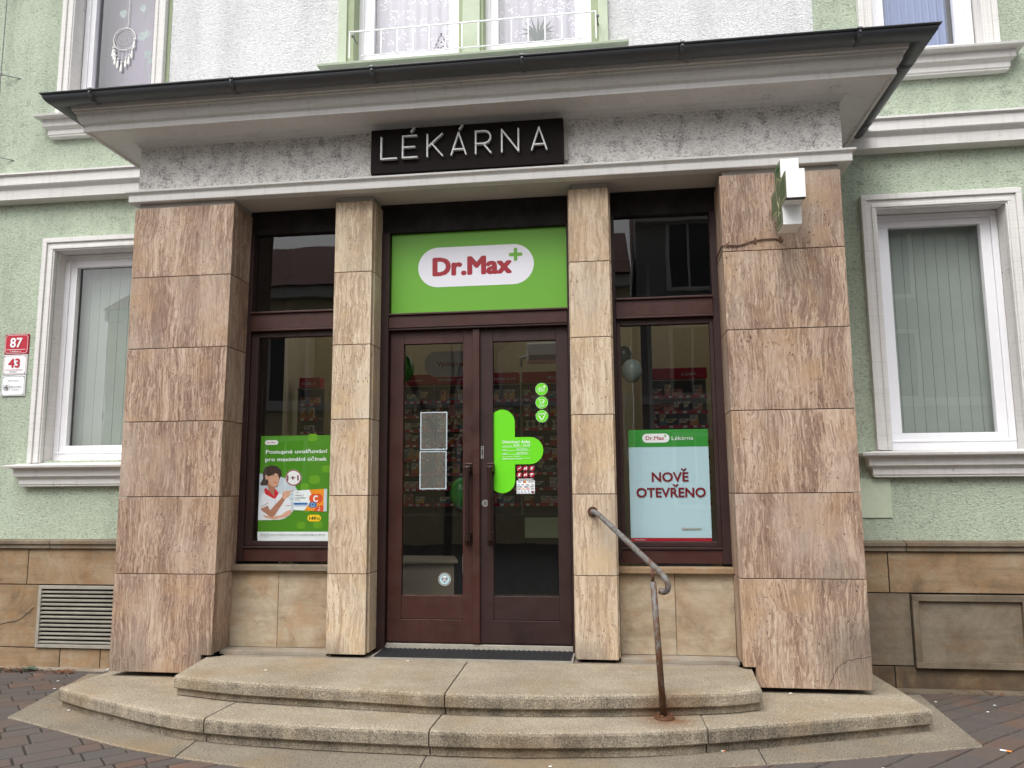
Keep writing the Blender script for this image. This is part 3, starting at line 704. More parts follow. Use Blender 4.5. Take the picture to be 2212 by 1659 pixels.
# ------------------------------------------------------------------ porch
XL, XR, YF = -2.72, 2.503, .02
ZJ = [0, .55, 1.10, 1.65, 2.20, 2.749]
def pier(x0, x1t, x1b, inner, notch=None):
    """x0 = straight outer edge, inner edge runs from x1b (z=0) to x1t (z=2.2)"""
    m = MB(); rows = [-.683]+ZJ
    ie = lambda z: x1b+(x1t-x1b)*z/2.2
    for i in range(6):
        za, zb = rows[i]+.0025, rows[i+1]-.0025; r = random.random()
        if inner > 0: pts = [(x0, za), (ie(za), za), (ie(zb), zb), (x0, zb)]
        else: pts = [(ie(za), za), (x0, za), (x0, zb), (ie(zb), zb)]
        if i == 0 and notch:
            if inner > 0: pts = [(x0, za), (ie(za)-notch[0], za), (ie(za)-notch[0], notch[1]), (ie(notch[1]), notch[1]), (ie(zb), zb), (x0, zb)]
            else: pts = [(ie(za)+notch[0], za), (x0, za), (x0, zb), (ie(zb), zb), (ie(notch[1]), notch[1]), (ie(za)+notch[0], notch[1])]
        m.prism(pts, 0, .04, 'travertine_pier', r)
        # return slab on the reveal and on the outer side
        zc = max(za, -.55)
        a, b = (ie(0)-.03, ie(0)-.003+.002) if inner > 0 else (ie(0)+.001, ie(0)+.03)
        q = [(a, zc), (b if inner > 0 else b, zc), (b if inner > 0 else b, zb), (a, zb)]
        off = (ie(1.1)-ie(0))
        q = [(x+(ie(z)-ie(0))*1.0, z) for x, z in q]
        m.prism(q, .046, .31, 'travertine_pier', r*.5+.2)
        oa, ob = (x0+.004, x0+.03) if inner > 0 else (x0-.03, x0-.004)
        m.box(oa, ob, .046, YG-.01, za, zb, 'travertine_pier', r)
    lo, hi = (x0+.034, min(x1t, x1b)-.036) if inner > 0 else (max(x1t, x1b)+.036, x0-.034)
    m.box(lo, hi, .044, YG-.012, -.60 if notch else -.66, 2.78, 'dark_void')
    return m
pier(-2.725, -1.925, -1.948, 1, (.075, -.556)).build('pier', B, bevel=.0025)
pier(2.472, 1.668, 1.682, -1, (.075, -.556)).build('pier', B, bevel=.0025)
def pillar(x0, x1):
    m = MB(); rows = [-.552]+ZJ
    for i in range(6):
        za, zb = rows[i]+.0025, rows[i+1]-.0025; r = random.random()
        m.box(x0, x1, .09, .128, za, zb, 'travertine_pillar', r)
        m.box(x0-.010, x0+.02, .133, .33, max(za, -.545), zb, 'travertine_pillar', r*.6+.3); m.box(x1-.02, x1+.012, .133, .33, max(za, -.545), zb, 'travertine_pillar', r*.6+.3)
    m.box(x0+.022, x1-.022, .131, .33, -.57, 2.78, 'dark_void')
    m.box(x0+.02, x1-.004, .105, .34, 2.7515, 2.792, 'plaster_cap')
    return m
pillar(-1.1506, -.8638).build('pillar', B, bevel=.0025); pillar(.6066, .8907).build('pillar', B, bevel=.0025)
for a, b in ((-2.70, -1.93), (1.685, 2.462)):
    caps = MB(); caps.box(a, b, .02, .31, 2.7515, 2.792, 'plaster_cap'); caps.build('pier_cap', B)
def crack(y, pts, w, mat='dark_void'):
    d = Decal(y); rr_ = random.Random(len(pts)*7)
    P = []
    for (ax, az_), (bx, bz) in zip(pts[:-1], pts[1:]):
        for k in range(6): P.append((ax+(bx-ax)*k/6+rr_.uniform(-.006, .006), az_+(bz-az_)*k/6+rr_.uniform(-.006, .006)))
    P.append(pts[-1]); d.stroke(P, w, mat); d.build('crack', B)
crack(-.0002, [(2.205, -.66), (2.26, -.56), (2.33, -.50), (2.47, -.475)], .0028)
crack(1.0915, [(-4.9, -.62), (-4.55, -.58), (-4.34, -.53), (-4.20, -.42)], .006)
crack(1.0912, [(-4.9, -.60), (-4.55, -.56), (-4.35, -.51), (-4.21, -.40)], .010, 'sandstone_pale')
# frieze band with ledge below and big cornice above
U = lambda d=0: [(XL, YG-.01, -1, 0), (XL, YF, -1, -1), (XR, YF, 1, -1), (XR, YG-.01, 1, 0)]
fz = MB(); fz.sweep(U(), [(-.30, 2.80), (-.002, 2.80), (0, 2.80), (0, 3.255), (-.30, 3.255)], 'render_frieze'); fz.build('frieze', B)
lg = MB(); lg.sweep(U(), [(-.36, 2.793), (.045, 2.791), (.048, 2.796), (.048, 2.845), (.056, 2.855), (.066, 2.860), (.070, 2.864), (.070, 2.878), (-.01, 2.884)], 'plaster'); lg.build('ledge', B, bevel=.0015)
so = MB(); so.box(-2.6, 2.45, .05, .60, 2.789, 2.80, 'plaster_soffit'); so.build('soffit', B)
cn = MB(); cn.sweep(U(), [(-.25, 3.245), (.012, 3.245), (.016, 3.262), (.03, 3.276), (.045, 3.284), (.262, 3.284), (.266, 3.270), (.286, 3.270), (.286, 3.302), (.278, 3.305), (.278, 3.312), (.284, 3.318), (.300, 3.328), (.315, 3.35), (.322, 3.375), (.325, 3.398), (.337, 3.402), (.337, 3.414), (.350, 3.418), (.358, 3.46), (.358, 3.50), (-.25, 3.53)], 'plaster'); cn.build('cornice', B, bevel=.001)
pr = MB(); pr.box(XL-.35, XR+.35, -.33, YG-.01, 3.502, 3.512, 'gutter_metal'); pr.build('porch_roof', B)
for o in [x for x in B.children if x.name.startswith('cornice')]: pass
# gutter: half round with a bead
def half(r0, cxd, cz, t=.003, n=14):
    out = [(cxd-r0*math.cos(math.pi*k/n), cz-r0*math.sin(math.pi*k/n)) for k in range(n+1)]
    bead = [(cxd+r0+.006+.008*math.cos(a), cz+.004+.008*math.sin(a)) for a in (math.pi*1.1, math.pi*1.5, 0, math.pi*.5, math.pi)]
    inn = [(cxd+(r0-t)*math.cos(math.pi*k/n), cz-(r0-t)*math.sin(math.pi*k/n)) for k in range(n+1)]
    return out+bead+inn
gu = MB(); gprof = half(.064, .424, 3.480)
gp = [(XL, 1.12, -1, 0), (XL, YF, -1, -1), (XR, YF, 1, -1), (XR, 1.12, 1, 0)]
gu.sweep(gp, gprof, 'gutter_metal')
GU = gu.build('gutter', B, smooth=False)
for p_ in GU.data.polygons: p_.use_smooth = len(p_.vertices) == 4
def gbr(x):
    m = MB(); n = 10; pts = [(YF-.424+.069*math.cos(math.pi*k/n), 3.480-.069*math.sin(math.pi*k/n)) for k in range(n+1)]
    w = .014; pts = pts[2:]
    pts = pts+[(YF-.424-.084, 3.483), (YF-.424-.080, 3.494), (YF-.424-.064, 3.496)]
    for a, b in zip(pts[:-1], pts[1:]):
        m.add([(x-w, a[0], a[1]), (x+w, a[0], a[1]), (x+w, b[0], b[1]), (x-w, b[0], b[1])], [(0, 1, 2, 3)], 'gutter_metal')
    m.tube([(x, YF-.424-.071, 3.468), (x, YF-.424-.078, 3.468)], .008, 'gutter_metal', 8)
    return m.build('bracket', GU)
for x in (-2.82, -1.735, -.705, .34, 1.40, 2.51): gbr(x)
def gbs(sx, y):
    m = MB(); n = 10; x0 = XL if sx < 0 else XR; w = .014
    pts = [(x0+sx*(.424-.069*math.cos(math.pi*k/n)), 3.480-.069*math.sin(math.pi*k/n)) for k in range(n+1)]
    for a, b in zip(pts[:-1], pts[1:]):
        m.add([(a[0], y-w, a[1]), (a[0], y+w, a[1]), (b[0], y+w, b[1]), (b[0], y-w, b[1])], [(0, 1, 2, 3)], 'gutter_metal')
    m.build('bracket', GU)
gbs(1, -.06); gbs(1, .82); gbs(-1, .02); gbs(-1, .82)

# shop windows and doors (brown joinery)
def pane(x0, x1, y, z0, z1, parent, mat='glass_shop'):
    p = MB(); p.add([(x0, y, z0), (x1, y, z0), (x1, y, z1), (x0, y, z1)], [(0, 1, 2, 3)], mat); return p.build('pane', parent)
def shop_window(x0, x1, ux0, ux1, lx0, lx1):
    m = MB()
    m.box(x0, ux0, .300, .37, .062, 2.60, 'wood_dark'); m.box(ux1, x1, .300, .37, .062, 2.60, 'wood_dark')
    m.box(x0, x1, .310, .37, 2.60, 2.788, 'wood_head')
    m.box(ux0, ux1, .290, .37, 1.832, 1.952, 'wood'); m.box(ux0, ux1, .272, .37, 1.9535, 1.968, 'wood'); m.box(ux0, ux1, .282, .37, 1.815, 1.830, 'wood')
    m.box(ux0, ux1, .308, .37, .064, .158, 'wood'); m.box(ux0, ux1, .296, .37, .160, .176, 'wood_dark')
    m.box(ux0, lx0, .318, .37, .178, 1.813, 'wood_dark'); m.box(lx1, ux1, .318, .37, .178, 1.813, 'wood_dark')
    m.box(lx0, lx1, .318, .37, 1.770, 1.813, 'wood_dark'); m.box(lx0, lx1, .318, .37, .178, .213, 'wood_dark')
    W = m.build('shop_window', B, bevel=.003)
    pane(ux0-.003, ux1+.003, .350, 1.96, 2.605, W); pane(lx0-.003, lx1+.003, .350, .205, 1.78, W)
    return W
shop_window(-1.945, -1.14, -1.895, -1.16, -1.835, -1.17)
shop_window(.895, 1.690, .928, 1.622, .957, 1.594)
dr = MB()
dr.box(-.872, -.790, .300, .40, -.574, 2.56, 'wood_dark'); dr.box(.572, .612, .300, .40, -.574, 2.56, 'wood_dark')
dr.box(-.872, .612, .315, .40, 2.56, 2.788, 'wood_head')
dr.box(-.788, .570, .296, .40, 1.806, 1.900, 'wood'); dr.box(-.788, .570, .280, .40, 1.9015, 1.917, 'wood'); dr.box(-.788, .570, .302, .40, 1.790, 1.8045, 'wood_dark')
dr.box(-.788, .570, .335, .42, -.574, -.515, 'aluminium')
dr.build('door_frame', B, bevel=.003)
def leaf(x0, x1, g0, g1, handle_x, tone, label):
    m = MB(); z0, z1 = -.508, 1.787; zb, zt = -.176, 1.687
    m.box(x0, g0, .345, .392, z0, z1, tone); m.box(g1, x1, .345, .392, z0, z1, tone)
    m.box(g0, g1, .3455, .392, zt, z1, tone); m.box(g0, g1, .3455, .392, z0, -.345, tone)
    m.box(g0, g1, .351, .388, -.343, zb, tone)
    D = m.build('door', B, bevel=.003, label=label)
    pane(g0-.003, g1+.003, .365, zb-.01, zt+.01, D)
    k = MB(); k.box(x0+.006, x1-.006, .341, .345, -.503, -.352, tone)
    for i in range(int((x1-x0)/.045)):
        for z in (-.497, -.358): k.sphere((x0+.02+i*.045, .3405, z), .003, 'wood_head', 6, 4)
    k.build('kick_plate', D)
    h = MB()
    for z in (.735, .235):
        h.box(handle_x-.028, handle_x+.028, .338, .345, z-.045, z+.045, 'handle_metal')
        h.box(handle_x-.022, handle_x+.022, .285, .338, z-.022, z+.022, 'handle_metal')
    h.tube([(handle_x, .288, .75), (handle_x, .288, .22)], .0155, 'handle_metal', 14)
    h.build('handle', D, bevel=.004)
    return D
DL = leaf(-.786, -.118, -.680, -.222, -.178, 'wood', 'left door leaf with a narrow glazed pane')
DR_ = leaf(-.114, .568, .006, .478, -.012, 'wood_dark', 'darker right door leaf with stickers on its glass')
m = MB(); m.box(-.145, -.092, .322, .3445, -.505, 1.785, 'wood'); m.build('cover_strip', DL, bevel=.004)
m = MB(); m.box(-.086, -.064, .3405, .345, .812, .905, 'steel'); m.box(-.079, -.071, .3395, .3405, .835, .88, 'black')
m.sphere((-.075, .340, .895), .004, 'black', 8, 5); m.sphere((-.075, .340, .822), .004, 'black', 8, 5); m.build('lock_plate', DR_)
m = Decal(.3445); m.disc(-.055, .487, .026, 'steel'); m.disc(-.055, .493, .005, 'black'); m.rect(-.058, -.052, .475, .493, 'black'); m.build('keyhole_plate', DR_)
# sills and panels under the shop windows
for x0, x1, mt in ((-1.962, -1.152, 'sandstone_grey'), (.900, 1.690, 'sandstone')):
    m = MB(); m.box(x0, x1, .225, .34, .003, .044, mt); m.build('sill', B, bevel=.005)
for xs in ((-1.96, -1.59, -1.16), (.905, 1.285, 1.683)):
    m = MB()
    for a, b in zip(xs[:-1], xs[1:]): m.box(a+.0015, b-.0015, .268, .33, -.545, .001, 'sandstone_pale')
    m.box(xs[0], xs[-1], .13, .33, -.5735, -.5475, 'mortar')
    m.build('panel', B, bevel=.002)

# ------------------------------------------------------------------ shop room behind the porch
sh = MB()
x0, x1, y0, y1, z0, z1 = -2.85, 2.75, .42, 4.0, -.56, 3.05
sh.add([(x0, 1.2, z0), (x1, 1.2, z0), (x1, y1, z0), (x0, y1, z0)], [(0, 1, 2, 3)], 'shop_floor'); sh.add([(-2.3, y0, z0), (2.3, y0, z0), (2.3, 1.2, z0), (-2.3, 1.2, z0)], [(0, 1, 2, 3)], 'shop_floor')
sh.add([(x0, y1, z0), (x1, y1, z0), (x1, y1, z1), (x0, y1, z1)], [(0, 1, 2, 3)], 'wall_beige')
sh.add([(x0, y0+.8, z0), (x0, y1, z0), (x0, y1, z1), (x0, y0+.8, z1)], [(0, 1, 2, 3)], 'wall_beige'); sh.add([(x1, y0+.8, z0), (x1, y1, z0), (x1, y1, z1), (x1, y0+.8, z1)], [(0, 1, 2, 3)], 'wall_beige')
sh.add([(x0, 1.3, 2.795), (x1, 1.3, 2.795), (x1, 2.2, 2.795), (x0, 2.2, 2.795)], [(0, 1, 2, 3)], 'shaded_ceiling'); sh.add([(-2.3, .41, 2.795), (2.3, .41, 2.795), (2.3, 1.3, 2.795), (-2.3, 1.3, 2.795)], [(0, 1, 2, 3)], 'shaded_ceiling')  # ceiling left open towards the rear, an added opening to daylight the shop
for sx_ in (-2.3, 2.3): sh.add([(sx_, .41, z0), (sx_, 1.5, z0), (sx_, 1.5, 2.795), (sx_, .41, 2.795)], [(0, 1, 2, 3)], 'wall_beige')
sh.add([(x0, 2.205, 2.796), (x1, 2.205, 2.796), (x1, 2.205, z1), (x0, 2.205, z1)], [(0, 1, 2, 3)], 'shaded_ceiling')
sh.box(x0+.01, x1-.01, 2.15, 2.21, 2.34, 2.794, 'shaded_ceiling')  # added dark bulkhead, keeps the bright rear wall out of the upper panes
sh.build('shop_room', B)

# ================================================================== things on and around the building
# shop name board with raised letters
bd = thing('name_board', 'black board with raised silver letters mounted over the door', 'sign', (-.13, -.02, 2.89))
m = MB(); m.box(-.838, .583, -.050, .014, 2.893, 3.231, 'sign_board'); m.box(-.856, -.839, -.01, .018, 2.93, 3.17, 'plaster_cap'); m.box(.584, .612, -.012, .018, 2.93, 3.17, 'plaster_cap')
m.build('board', bd, bevel=.002)
def letter(strokes, x0, wd, z0=2.992, h=.165, w=.0104, kern=0):
    m = MB()
    for pts in strokes:
        P = [(x0+a*wd, z0+b*h) for a, b in pts]
        for i, ((ax, az_), (bx, bz)) in enumerate(zip(P[:-1], P[1:])):
            dx, dz = bx-ax, bz-az_; L = max(1e-6, math.hypot(dx, dz)); nx, nz = -dz/L*w/2, dx/L*w/2; ex, ez = dx/L*w*.45, dz/L*w*.45
            y0 = -.080-.0004*i-.0007*strokes.index(pts)
            m.prism([(ax+nx-ex, az_+nz-ez), (ax-nx-ex, az_-nz-ez), (bx-nx+ex, bz-nz+ez), (bx+nx+ex, bz+nz+ez)], y0, -.054, 'zinc')
    return m.build('letter', bd)
arc = lambda cx, cz, rx, rz, a0, a1, n=9: [(cx+rx*math.cos(math.radians(a0+(a1-a0)*k/n)), cz+rz*math.sin(math.radians(a0+(a1-a0)*k/n))) for k in range(n+1)]
E_ = [[(0, 0), (0, 1)], [(0, 1), (.95, 1)], [(0, .48), (.82, .48)], [(0, 0), (1, 0)]]
A_ = [[(0, 0), (.5, 1), (1, 0)], [(.2, .24), (.8, .24)]]
letter([[(0, 1), (0, 0)], [(0, 0), (1, 0)]], -.752, .115)
letter(E_+[[(.58, 1.18), (.78, 1.36)]], -.590, .108)
letter([[(0, 0), (0, 1)], [(1, 1), (.02, .42)], [(.30, .58), (1.02, 0)]], -.406, .110)
letter(A_+[[(.56, 1.16), (.76, 1.34)]], -.228, .108)
letter([[(0, 0), (0, 1)], [(0, 1), (.55, 1)]+arc(.55, .71, .42, .29, 90, -90)+[(0, .42)], [(.5, .42), (.98, 0)]], -.048, .112)
letter([[(0, 0), (0, 1), (1, 0), (1, 1)]], .143, .120)
letter(A_, .358, .108)

# green illuminated style shop panel over the door
sg = thing('shop_sign', 'bright green panel with a white lozenge logo over the doors', 'sign', (-.1, .36, 1.96))
m = MB(); m.box(-.786, .569, .349, .372, 1.922, 2.557, 'brand_green'); m.build('panel', sg)
d = Decal(.3488); logo(d, -.575, .322, 2.125, 2.438); d.build('lettering', sg)

# pharmacy cross standing out from the right pier
cr = thing('pharmacy_cross', 'white and green box cross jutting out from the right pier', 'sign', (2.06, 0, 2.47))
X0, X1 = 2.0, 2.115
def crossp(c, z, a, b, h2, v2): # half arm length a (y), half arm thickness b
    return [(c-v2, z-h2), (c+v2, z-h2), (c+v2, z-b), (c+a, z-b), (c+a, z+b), (c+v2, z+b), (c+v2, z+h2), (c-v2, z+h2), (c-v2, z+b), (c-a, z+b), (c-a, z-b), (c-v2, z-b)]
cp = crossp(-.27, 2.473, .232, .094, .219, .093); n = 12
m = MB(); m.add([(X0, y, z) for y, z in cp]+[(X1, y, z) for y, z in cp], [tuple(range(n)), tuple(range(2*n-1, n-1, -1))]+[(i, (i+1) % n, (i+1) % n+n, i+n) for i in range(n)], 'cross_white')
m.box(X0-.0015, X1+.0015, -.504, -.46, 2.378, 2.381, 'ink'); m.build('housing', cr, bevel=.0015)
for sx, xx in ((-1, X0), (1, X1)):
    m = MB()
    for k, (ins, mat) in enumerate(((.004, 'cross_green'), (.018, 'cross_line'), (.024, 'cross_green'))):
        q = crossp(-.27, 2.473, .232-ins, .094-ins, .219-ins, .093-ins); x = xx+sx*(.0012+.0008*k)
        m.add([(x, y, z) for y, z in q], [tuple(range(n))], mat)
    xg = xx+sx*.0036
    def ys_(pts, w, mat='cross_line'):
        for (a, b), (c, e) in zip(pts[:-1], pts[1:]):
            dy, dz = c-a, e-b; L = math.hypot(dy, dz) or 1; ny, nz = -dz/L*w/2, dy/L*w/2
            m.add([(xg, a+ny, b+nz), (xg, c+ny, e+nz), (xg, c-ny, e-nz), (xg, a-ny, b-nz)], [(0, 1, 2, 3)], mat)
    ys_([(-.27+.055*math.cos(t*.35), 2.54+.05*math.sin(t*.35)) for t in range(0, 11)][::-1]+[(-.225, 2.50), (-.25, 2.44), (-.29, 2.40), (-.25, 2.375), (-.27, 2.345), (-.265, 2.31)], .006)
    ys_([(-.31, 2.455), (-.27, 2.40), (-.23, 2.455)], .014); ys_([(-.27, 2.40), (-.27, 2.36)], .010); ys_([(-.31, 2.355), (-.23, 2.355)], .009)
    ys_([(-.262, 2.60), (-.262, 2.612)], .009)
    m.build('emblem', cr)
m = MB(); m.box(2.035, 2.08, -.04, -.001, 2.40, 2.54, 'steel'); m.build('bracket', cr)
cb = MB(); pth = [(2.058, -.058, 2.25), (2.058, -.03, 2.243), (2.045, -.008, 2.262), (2.0, -.008, 2.275), (1.88, -.008, 2.268), (1.82, -.008, 2.25), (1.765, -.008, 2.238), (1.70, -.008, 2.244), (1.664, -.004, 2.240), (1.660, .06, 2.238), (1.658, .15, 2.232), (1.658, .28, 2.225)]
cb.tube([tuple(p) for p in crom(pth, 4)], .0045, 'cable', 8)
for x in (2.05, 1.885, 1.70): cb.box(x-.007, x+.007, -.014, -.001, 2.232 if x < 1.8 else 2.25, 2.256 if x < 1.8 else 2.285, 'cable')
tag(cb.build('power_cable', None), 'thin brown cable clipped along the right pier below the cross', 'cable')

# handrail
hr = thing('handrail', 'rusty grey pipe handrail bolted to a pillar and the lower step', 'handrail', (1.14, -.69, -.69))
m = MB(); q = [(.735, .065, .430), (.742, .045, .431), (.757, .02, .424), (.80, -.045, .395), (1.10, -.60, .140), (1.150, -.685, .095), (1.176, -.715, .058), (1.178, -.715, .020), (1.160, -.70, .000), (1.132, -.69, .006)]
m.tube([tuple(p) for p in crom(q, 6)], .0178, 'rail_paint', 16); m.build('rail', hr, smooth=True)
m = MB(); m.tube([(1.098, -.69, .055), (1.135, -.69, -.685)], .0182, 'rail_paint', 16); m.tube([(1.097, -.69, .05), (1.0955, -.69, .125)], .009, 'rust_plate', 8); m.build('post', hr, smooth=True)
m = MB(); m.tube([(.735, .088, .430), (.735, .078, .430)], [.036, .034], 'rust_plate', 20)
for dz in (-.025, .025): m.sphere((.735, .076, .43+dz), .007, 'rust_plate', 8, 5)
m.build('flange', hr, bevel=.001)
m = MB(); m.tube([(1.138, -.69, -.693), (1.138, -.69, -.681)], [.058, .054], 'rust_plate', 22)
for a in (0.3, 2.4, 4.4): m.sphere((1.138+.042*math.cos(a), -.69+.042*math.sin(a), -.678), .010, 'rust_plate', 8, 5)
m.build('foot_plate', hr)

# door mat
mt = thing('door_mat', 'black ribbed rubber mat in a metal tray at the doors', 'mat', (-.1, .2, -.574))
y0, y1, za, zb = .062, .318, -.560, -.545
m = MB(); xa, xb = -.80, .575
m.box(xa, xb, y0-.010, y0, -.573, za+.004, 'aluminium'); m.box(xa+.01, xb, y1, y1+.012, -.573, zb+.014, 'aluminium'); m.box(xa-.012, xa, y0-.010, y1+.012, -.573, -.552, 'aluminium'); m.box(xb, xb+.012, y0-.010, y1+.012, -.573, -.552, 'aluminium')
m.build('tray', mt)
m = MB(); nx, ny = 460, 36; vs = []; fs = []
for j in range(ny+1):
    for i in range(nx+1):
        x = xa+(xb-xa)*i/nx; t = j/ny; y = y0+(y1-y0)*t
        zz = za+(zb-za)*t+.004*math.sin(j/ny*2*math.pi*9+1.1*math.sin(x*2*math.pi/.036))
        vs.append((x, y, zz))
for j in range(ny):
    for i in range(nx): a = j*(nx+1)+i; fs.append((a, a+1, a+nx+2, a+nx+1))
m.add(vs, fs, 'rubber'); m.build('ribs', mt, smooth=True)

# house number plates
def plate(x0, x1, z0, z1, bgm, line, name, label, art):
    o = MB(); o.box(x0, x1, 1.136, 1.149, z0, z1, bgm); P_ = tag(o.build(name, None, bevel=.003), label, 'sign', 'house plates beside the ground floor window')
    d = Decal(1.1355); w, c = .003, .018; i = .009
    a, b, e, f_ = x0+i, x1-i, z0+i, z1-i
    d.stroke([(a+c, e), (b-c, e), (b, e+c), (b, f_-c), (b-c, f_), (a+c, f_), (a, f_-c), (a, e+c), (a+c, e)], w, line)
    for sx in (x0+.012, x1-.012):
        for sz in (z0+.012, z1-.012): d.disc(sx, sz, .0055, 'sign_dark')
    art(d); d.build('lettering', P_); return P_
def a87(d):
    d.text('87', -4.672, -4.548, 1.927, .085, 'sign_white', .025); d.rect(-4.706, -4.510, 1.902, 1.9055, 'sign_white'); d.text('Č. Budějovice 5', -4.665, -4.555, 1.881, .012, 'sign_white', .01)
def a43(d):
    d.text('43', -4.677, -4.556, 1.737, .08, 'sign_red', .03); d.rect(-4.71, -4.52, 1.712, 1.7155, 'sign_red'); d.text('Lannova tř.', -4.656, -4.582, 1.691, .013, 'sign_dark', .01)
def amg(d):
    d.text('SPRÁVCE OBJEKTU', -4.665, -4.55, 1.606, .010, 'sign_dark')
    d.stroke([(-4.705, 1.525), (-4.645, 1.525), (-4.645, 1.572), (-4.705, 1.572), (-4.705, 1.525)], .0018, 'sign_dark')
    d.stroke([(-4.708, 1.545), (-4.675, 1.570), (-4.642, 1.545)], .004, 'sign_dark'); d.poly([(-4.693, 1.528), (-4.660, 1.528), (-4.660, 1.55), (-4.676, 1.560), (-4.693, 1.55)], 'sign_dark'); d.poly([(-4.682, 1.528), (-4.672, 1.528), (-4.672, 1.54), (-4.682, 1.54)], 'sign_white')
    d.text('SPRÁVA DOMŮ', -4.638, -4.528, 1.548, .012, 'sign_dark', .012); d.text('České Budějovice', -4.622, -4.543, 1.524, .009, 'sign_dark')
plate(-4.729, -4.486, 1.862, 2.050, 'sign_red', 'sign_white', 'number_plate', 'red enamel house plate numbered 87, uppermost of three', a87)
plate(-4.729, -4.489, 1.668, 1.855, 'sign_white', 'sign_red', 'number_plate', 'white enamel house plate with a red 43, in the middle', a43)
plate(-4.732, -4.490, 1.470, 1.661, 'sign_white', 'sign_dark', 'management_plate', 'white plate with a small grey house logo, lowest of three', amg)
# access panel
m = MB(); m.box(2.55, 3.028, 1.138, 1.1485, .345, .650, 'smooth_green'); m.sphere((3.012, 1.137, .36), .004, 'steel', 8, 5)
tag(m.build('access_panel', None, bevel=.002), 'smooth pale green flush panel under the right ground floor window', 'panel')
# lightning conductor at the far left
lc = thing('lightning_conductor', 'thin metal rod held off the green wall at the far left', 'wire', (-4.95, 1.08, 3.6))
m = MB(); m.tube([(-4.955, 1.085, 3.60), (-4.962, 1.085, 6.5)], .005, 'wire_metal', 8); m.build('rod', lc)
for z in (3.79, 4.63, 5.5):
    m = MB(); m.tube([(-4.957, 1.085, z), (-4.80, 1.15, z-.02)], .0055, 'wire_metal', 8); m.box(-4.972, -4.942, 1.072, 1.084, z-.012, z+.012, 'wire_metal'); m.build('clamp', lc)
# window railing
rl = thing('window_railing', 'low white iron railing across the first floor window pair', 'railing', (-.29, 1.0, 4.45))
m = MB(); m.box(-1.405, .825, .992, 1.006, 4.700, 4.710, 'pvc'); m.box(-1.29, .70, .994, 1.004, 4.462, 4.470, 'pvc')
m.build('top_rail', rl)
for k in range(16):
    x = -1.400+k*(2.22/15); m = MB(); m.box(x-.005, x+.005, .994, 1.005, 4.452, 4.6995, 'pvc'); m.build('bar', rl)
for x, z in ((-1.37, 4.665), (.835, 4.66)):
    m = MB(); m.tube([(x, 1.0, z), (x, 1.13, z)], .008, 'wire_metal', 8); m.sphere((x, 1.0, z), .016, 'wire_metal', 8, 5); m.build('bracket', rl)

# posters behind the shop glass
zf = lambda y: (y-150)/1390
def fa(px, py):
    v = zf(py); xl = 163-60*v; wdt = 909+21*v; u = (px-xl)/wdt
    return (-1.808+u*.558, 1.006-v*.794)
pa = thing('advert_poster', 'green advert poster with a pointing shop assistant in the left window', 'poster', (-1.53, .36, .21))
m = MB(); m.box(-1.808, -1.25, .3565, .3575, .212, 1.006, 'poster_green'); m.build('sheet', pa)
class D2(Decal):
    pass
d = Decal(.3563, fa, .00005)
for cx, cy, r in ((840, 180, 62), (600, 260, 120), (860, 740, 70), (730, 830, 55), (680, 1340, 55), (900, 1330, 60), (1020, 600, 60), (760, 1130, 50)): d.pill(cx-r, cx+r, cy-r*.8, cy+r*.8, 'poster_lime' if r < 100 else 'poster_green', r*.6)
d.rect(104, 1033, 1540, 1421, 'poster_white')
logo(d, 215, 387, 270, 208, 'sign_white')
d.text('Postupné uvolňování', 225, 1028, 388, -50, 'poster_white', .014); d.text('pro maximální účinek', 217, 1022, 490, -50, 'poster_white', .014)
d.poly([(140, 655), (300, 655), (480, 720), (600, 810), (645, 900), (640, 1020), (600, 1120), (540, 1200), (470, 1245), (400, 1265), (112, 1270)], 'lab_grey')
for y in (900, 960, 1020): d.rect(480, 600, y+10, y, 'poster_white')
for x, y, c in ((500, 900, 'blue'), (540, 960, 'blue'), (520, 870, 'lab_grey'), (130, 1180, 'blue')): d.rect(x, x+35, y+34, y+12, 'poster_blue')
d.poly([(145, 795), (185, 720), (180, 640), (215, 570), (300, 543), (375, 560), (425, 610), (432, 680), (405, 720), (375, 830), (330, 843), (230, 810), (170, 815)], 'hair')
d.poly([(240, 780), (345, 790), (345, 880), (335, 960), (260, 900)], 'skin_shade')
d.poly([(120, 1270), (118, 1130), (150, 960), (200, 890), (250, 905), (330, 975), (400, 920), (470, 935), (530, 990), (555, 1080), (550, 1150), (470, 1245), (400, 1265)], 'coat')
d.poly([(196, 870), (218, 840), (265, 890), (330, 960), (345, 990), (320, 985), (210, 925)], 'collar'); d.poly([(330, 965), (335, 860), (350, 862), (390, 915), (350, 985)], 'collar')
d.stroke([(340, 990), (355, 1130), (350, 1250)], 8, 'coat_shade')
d.poly([(245, 690), (262, 665), (330, 650), (392, 660), (395, 745), (375, 815), (335, 835), (290, 815), (255, 770)], 'skin')
d.poly([(214, 680), (232, 668), (245, 690), (245, 735), (228, 738), (215, 710)], 'skin')
d.poly([(235, 665), (255, 690), (285, 685), (345, 655), (360, 640), (400, 690), (415, 690), (405, 600), (300, 560), (235, 600)], 'hair')
for ex in (325, 385): d.disc(ex, 690, 6, 'ink', 10)
d.stroke([(308, 676), (340, 672)], 6, 'hair'); d.stroke([(372, 674), (396, 680)], 6, 'hair'); d.stroke([(354, 700), (362, 742), (350, 748)], 4, 'skin_shade'); d.stroke([(322, 768), (345, 778), (368, 768)], 7, 'collar')
d.stroke([(150, 1095), (240, 1050), (250, 1045)], 7, 'skin_shade'); d.stroke([(480, 1080), (552, 1078)], 7, 'skin_shade')
d.poly([(150, 1120), (245, 1080), (275, 1140), (420, 985), (450, 940), (465, 950), (475, 1000), (330, 1215), (290, 1235), (160, 1140)], 'skin_shade')
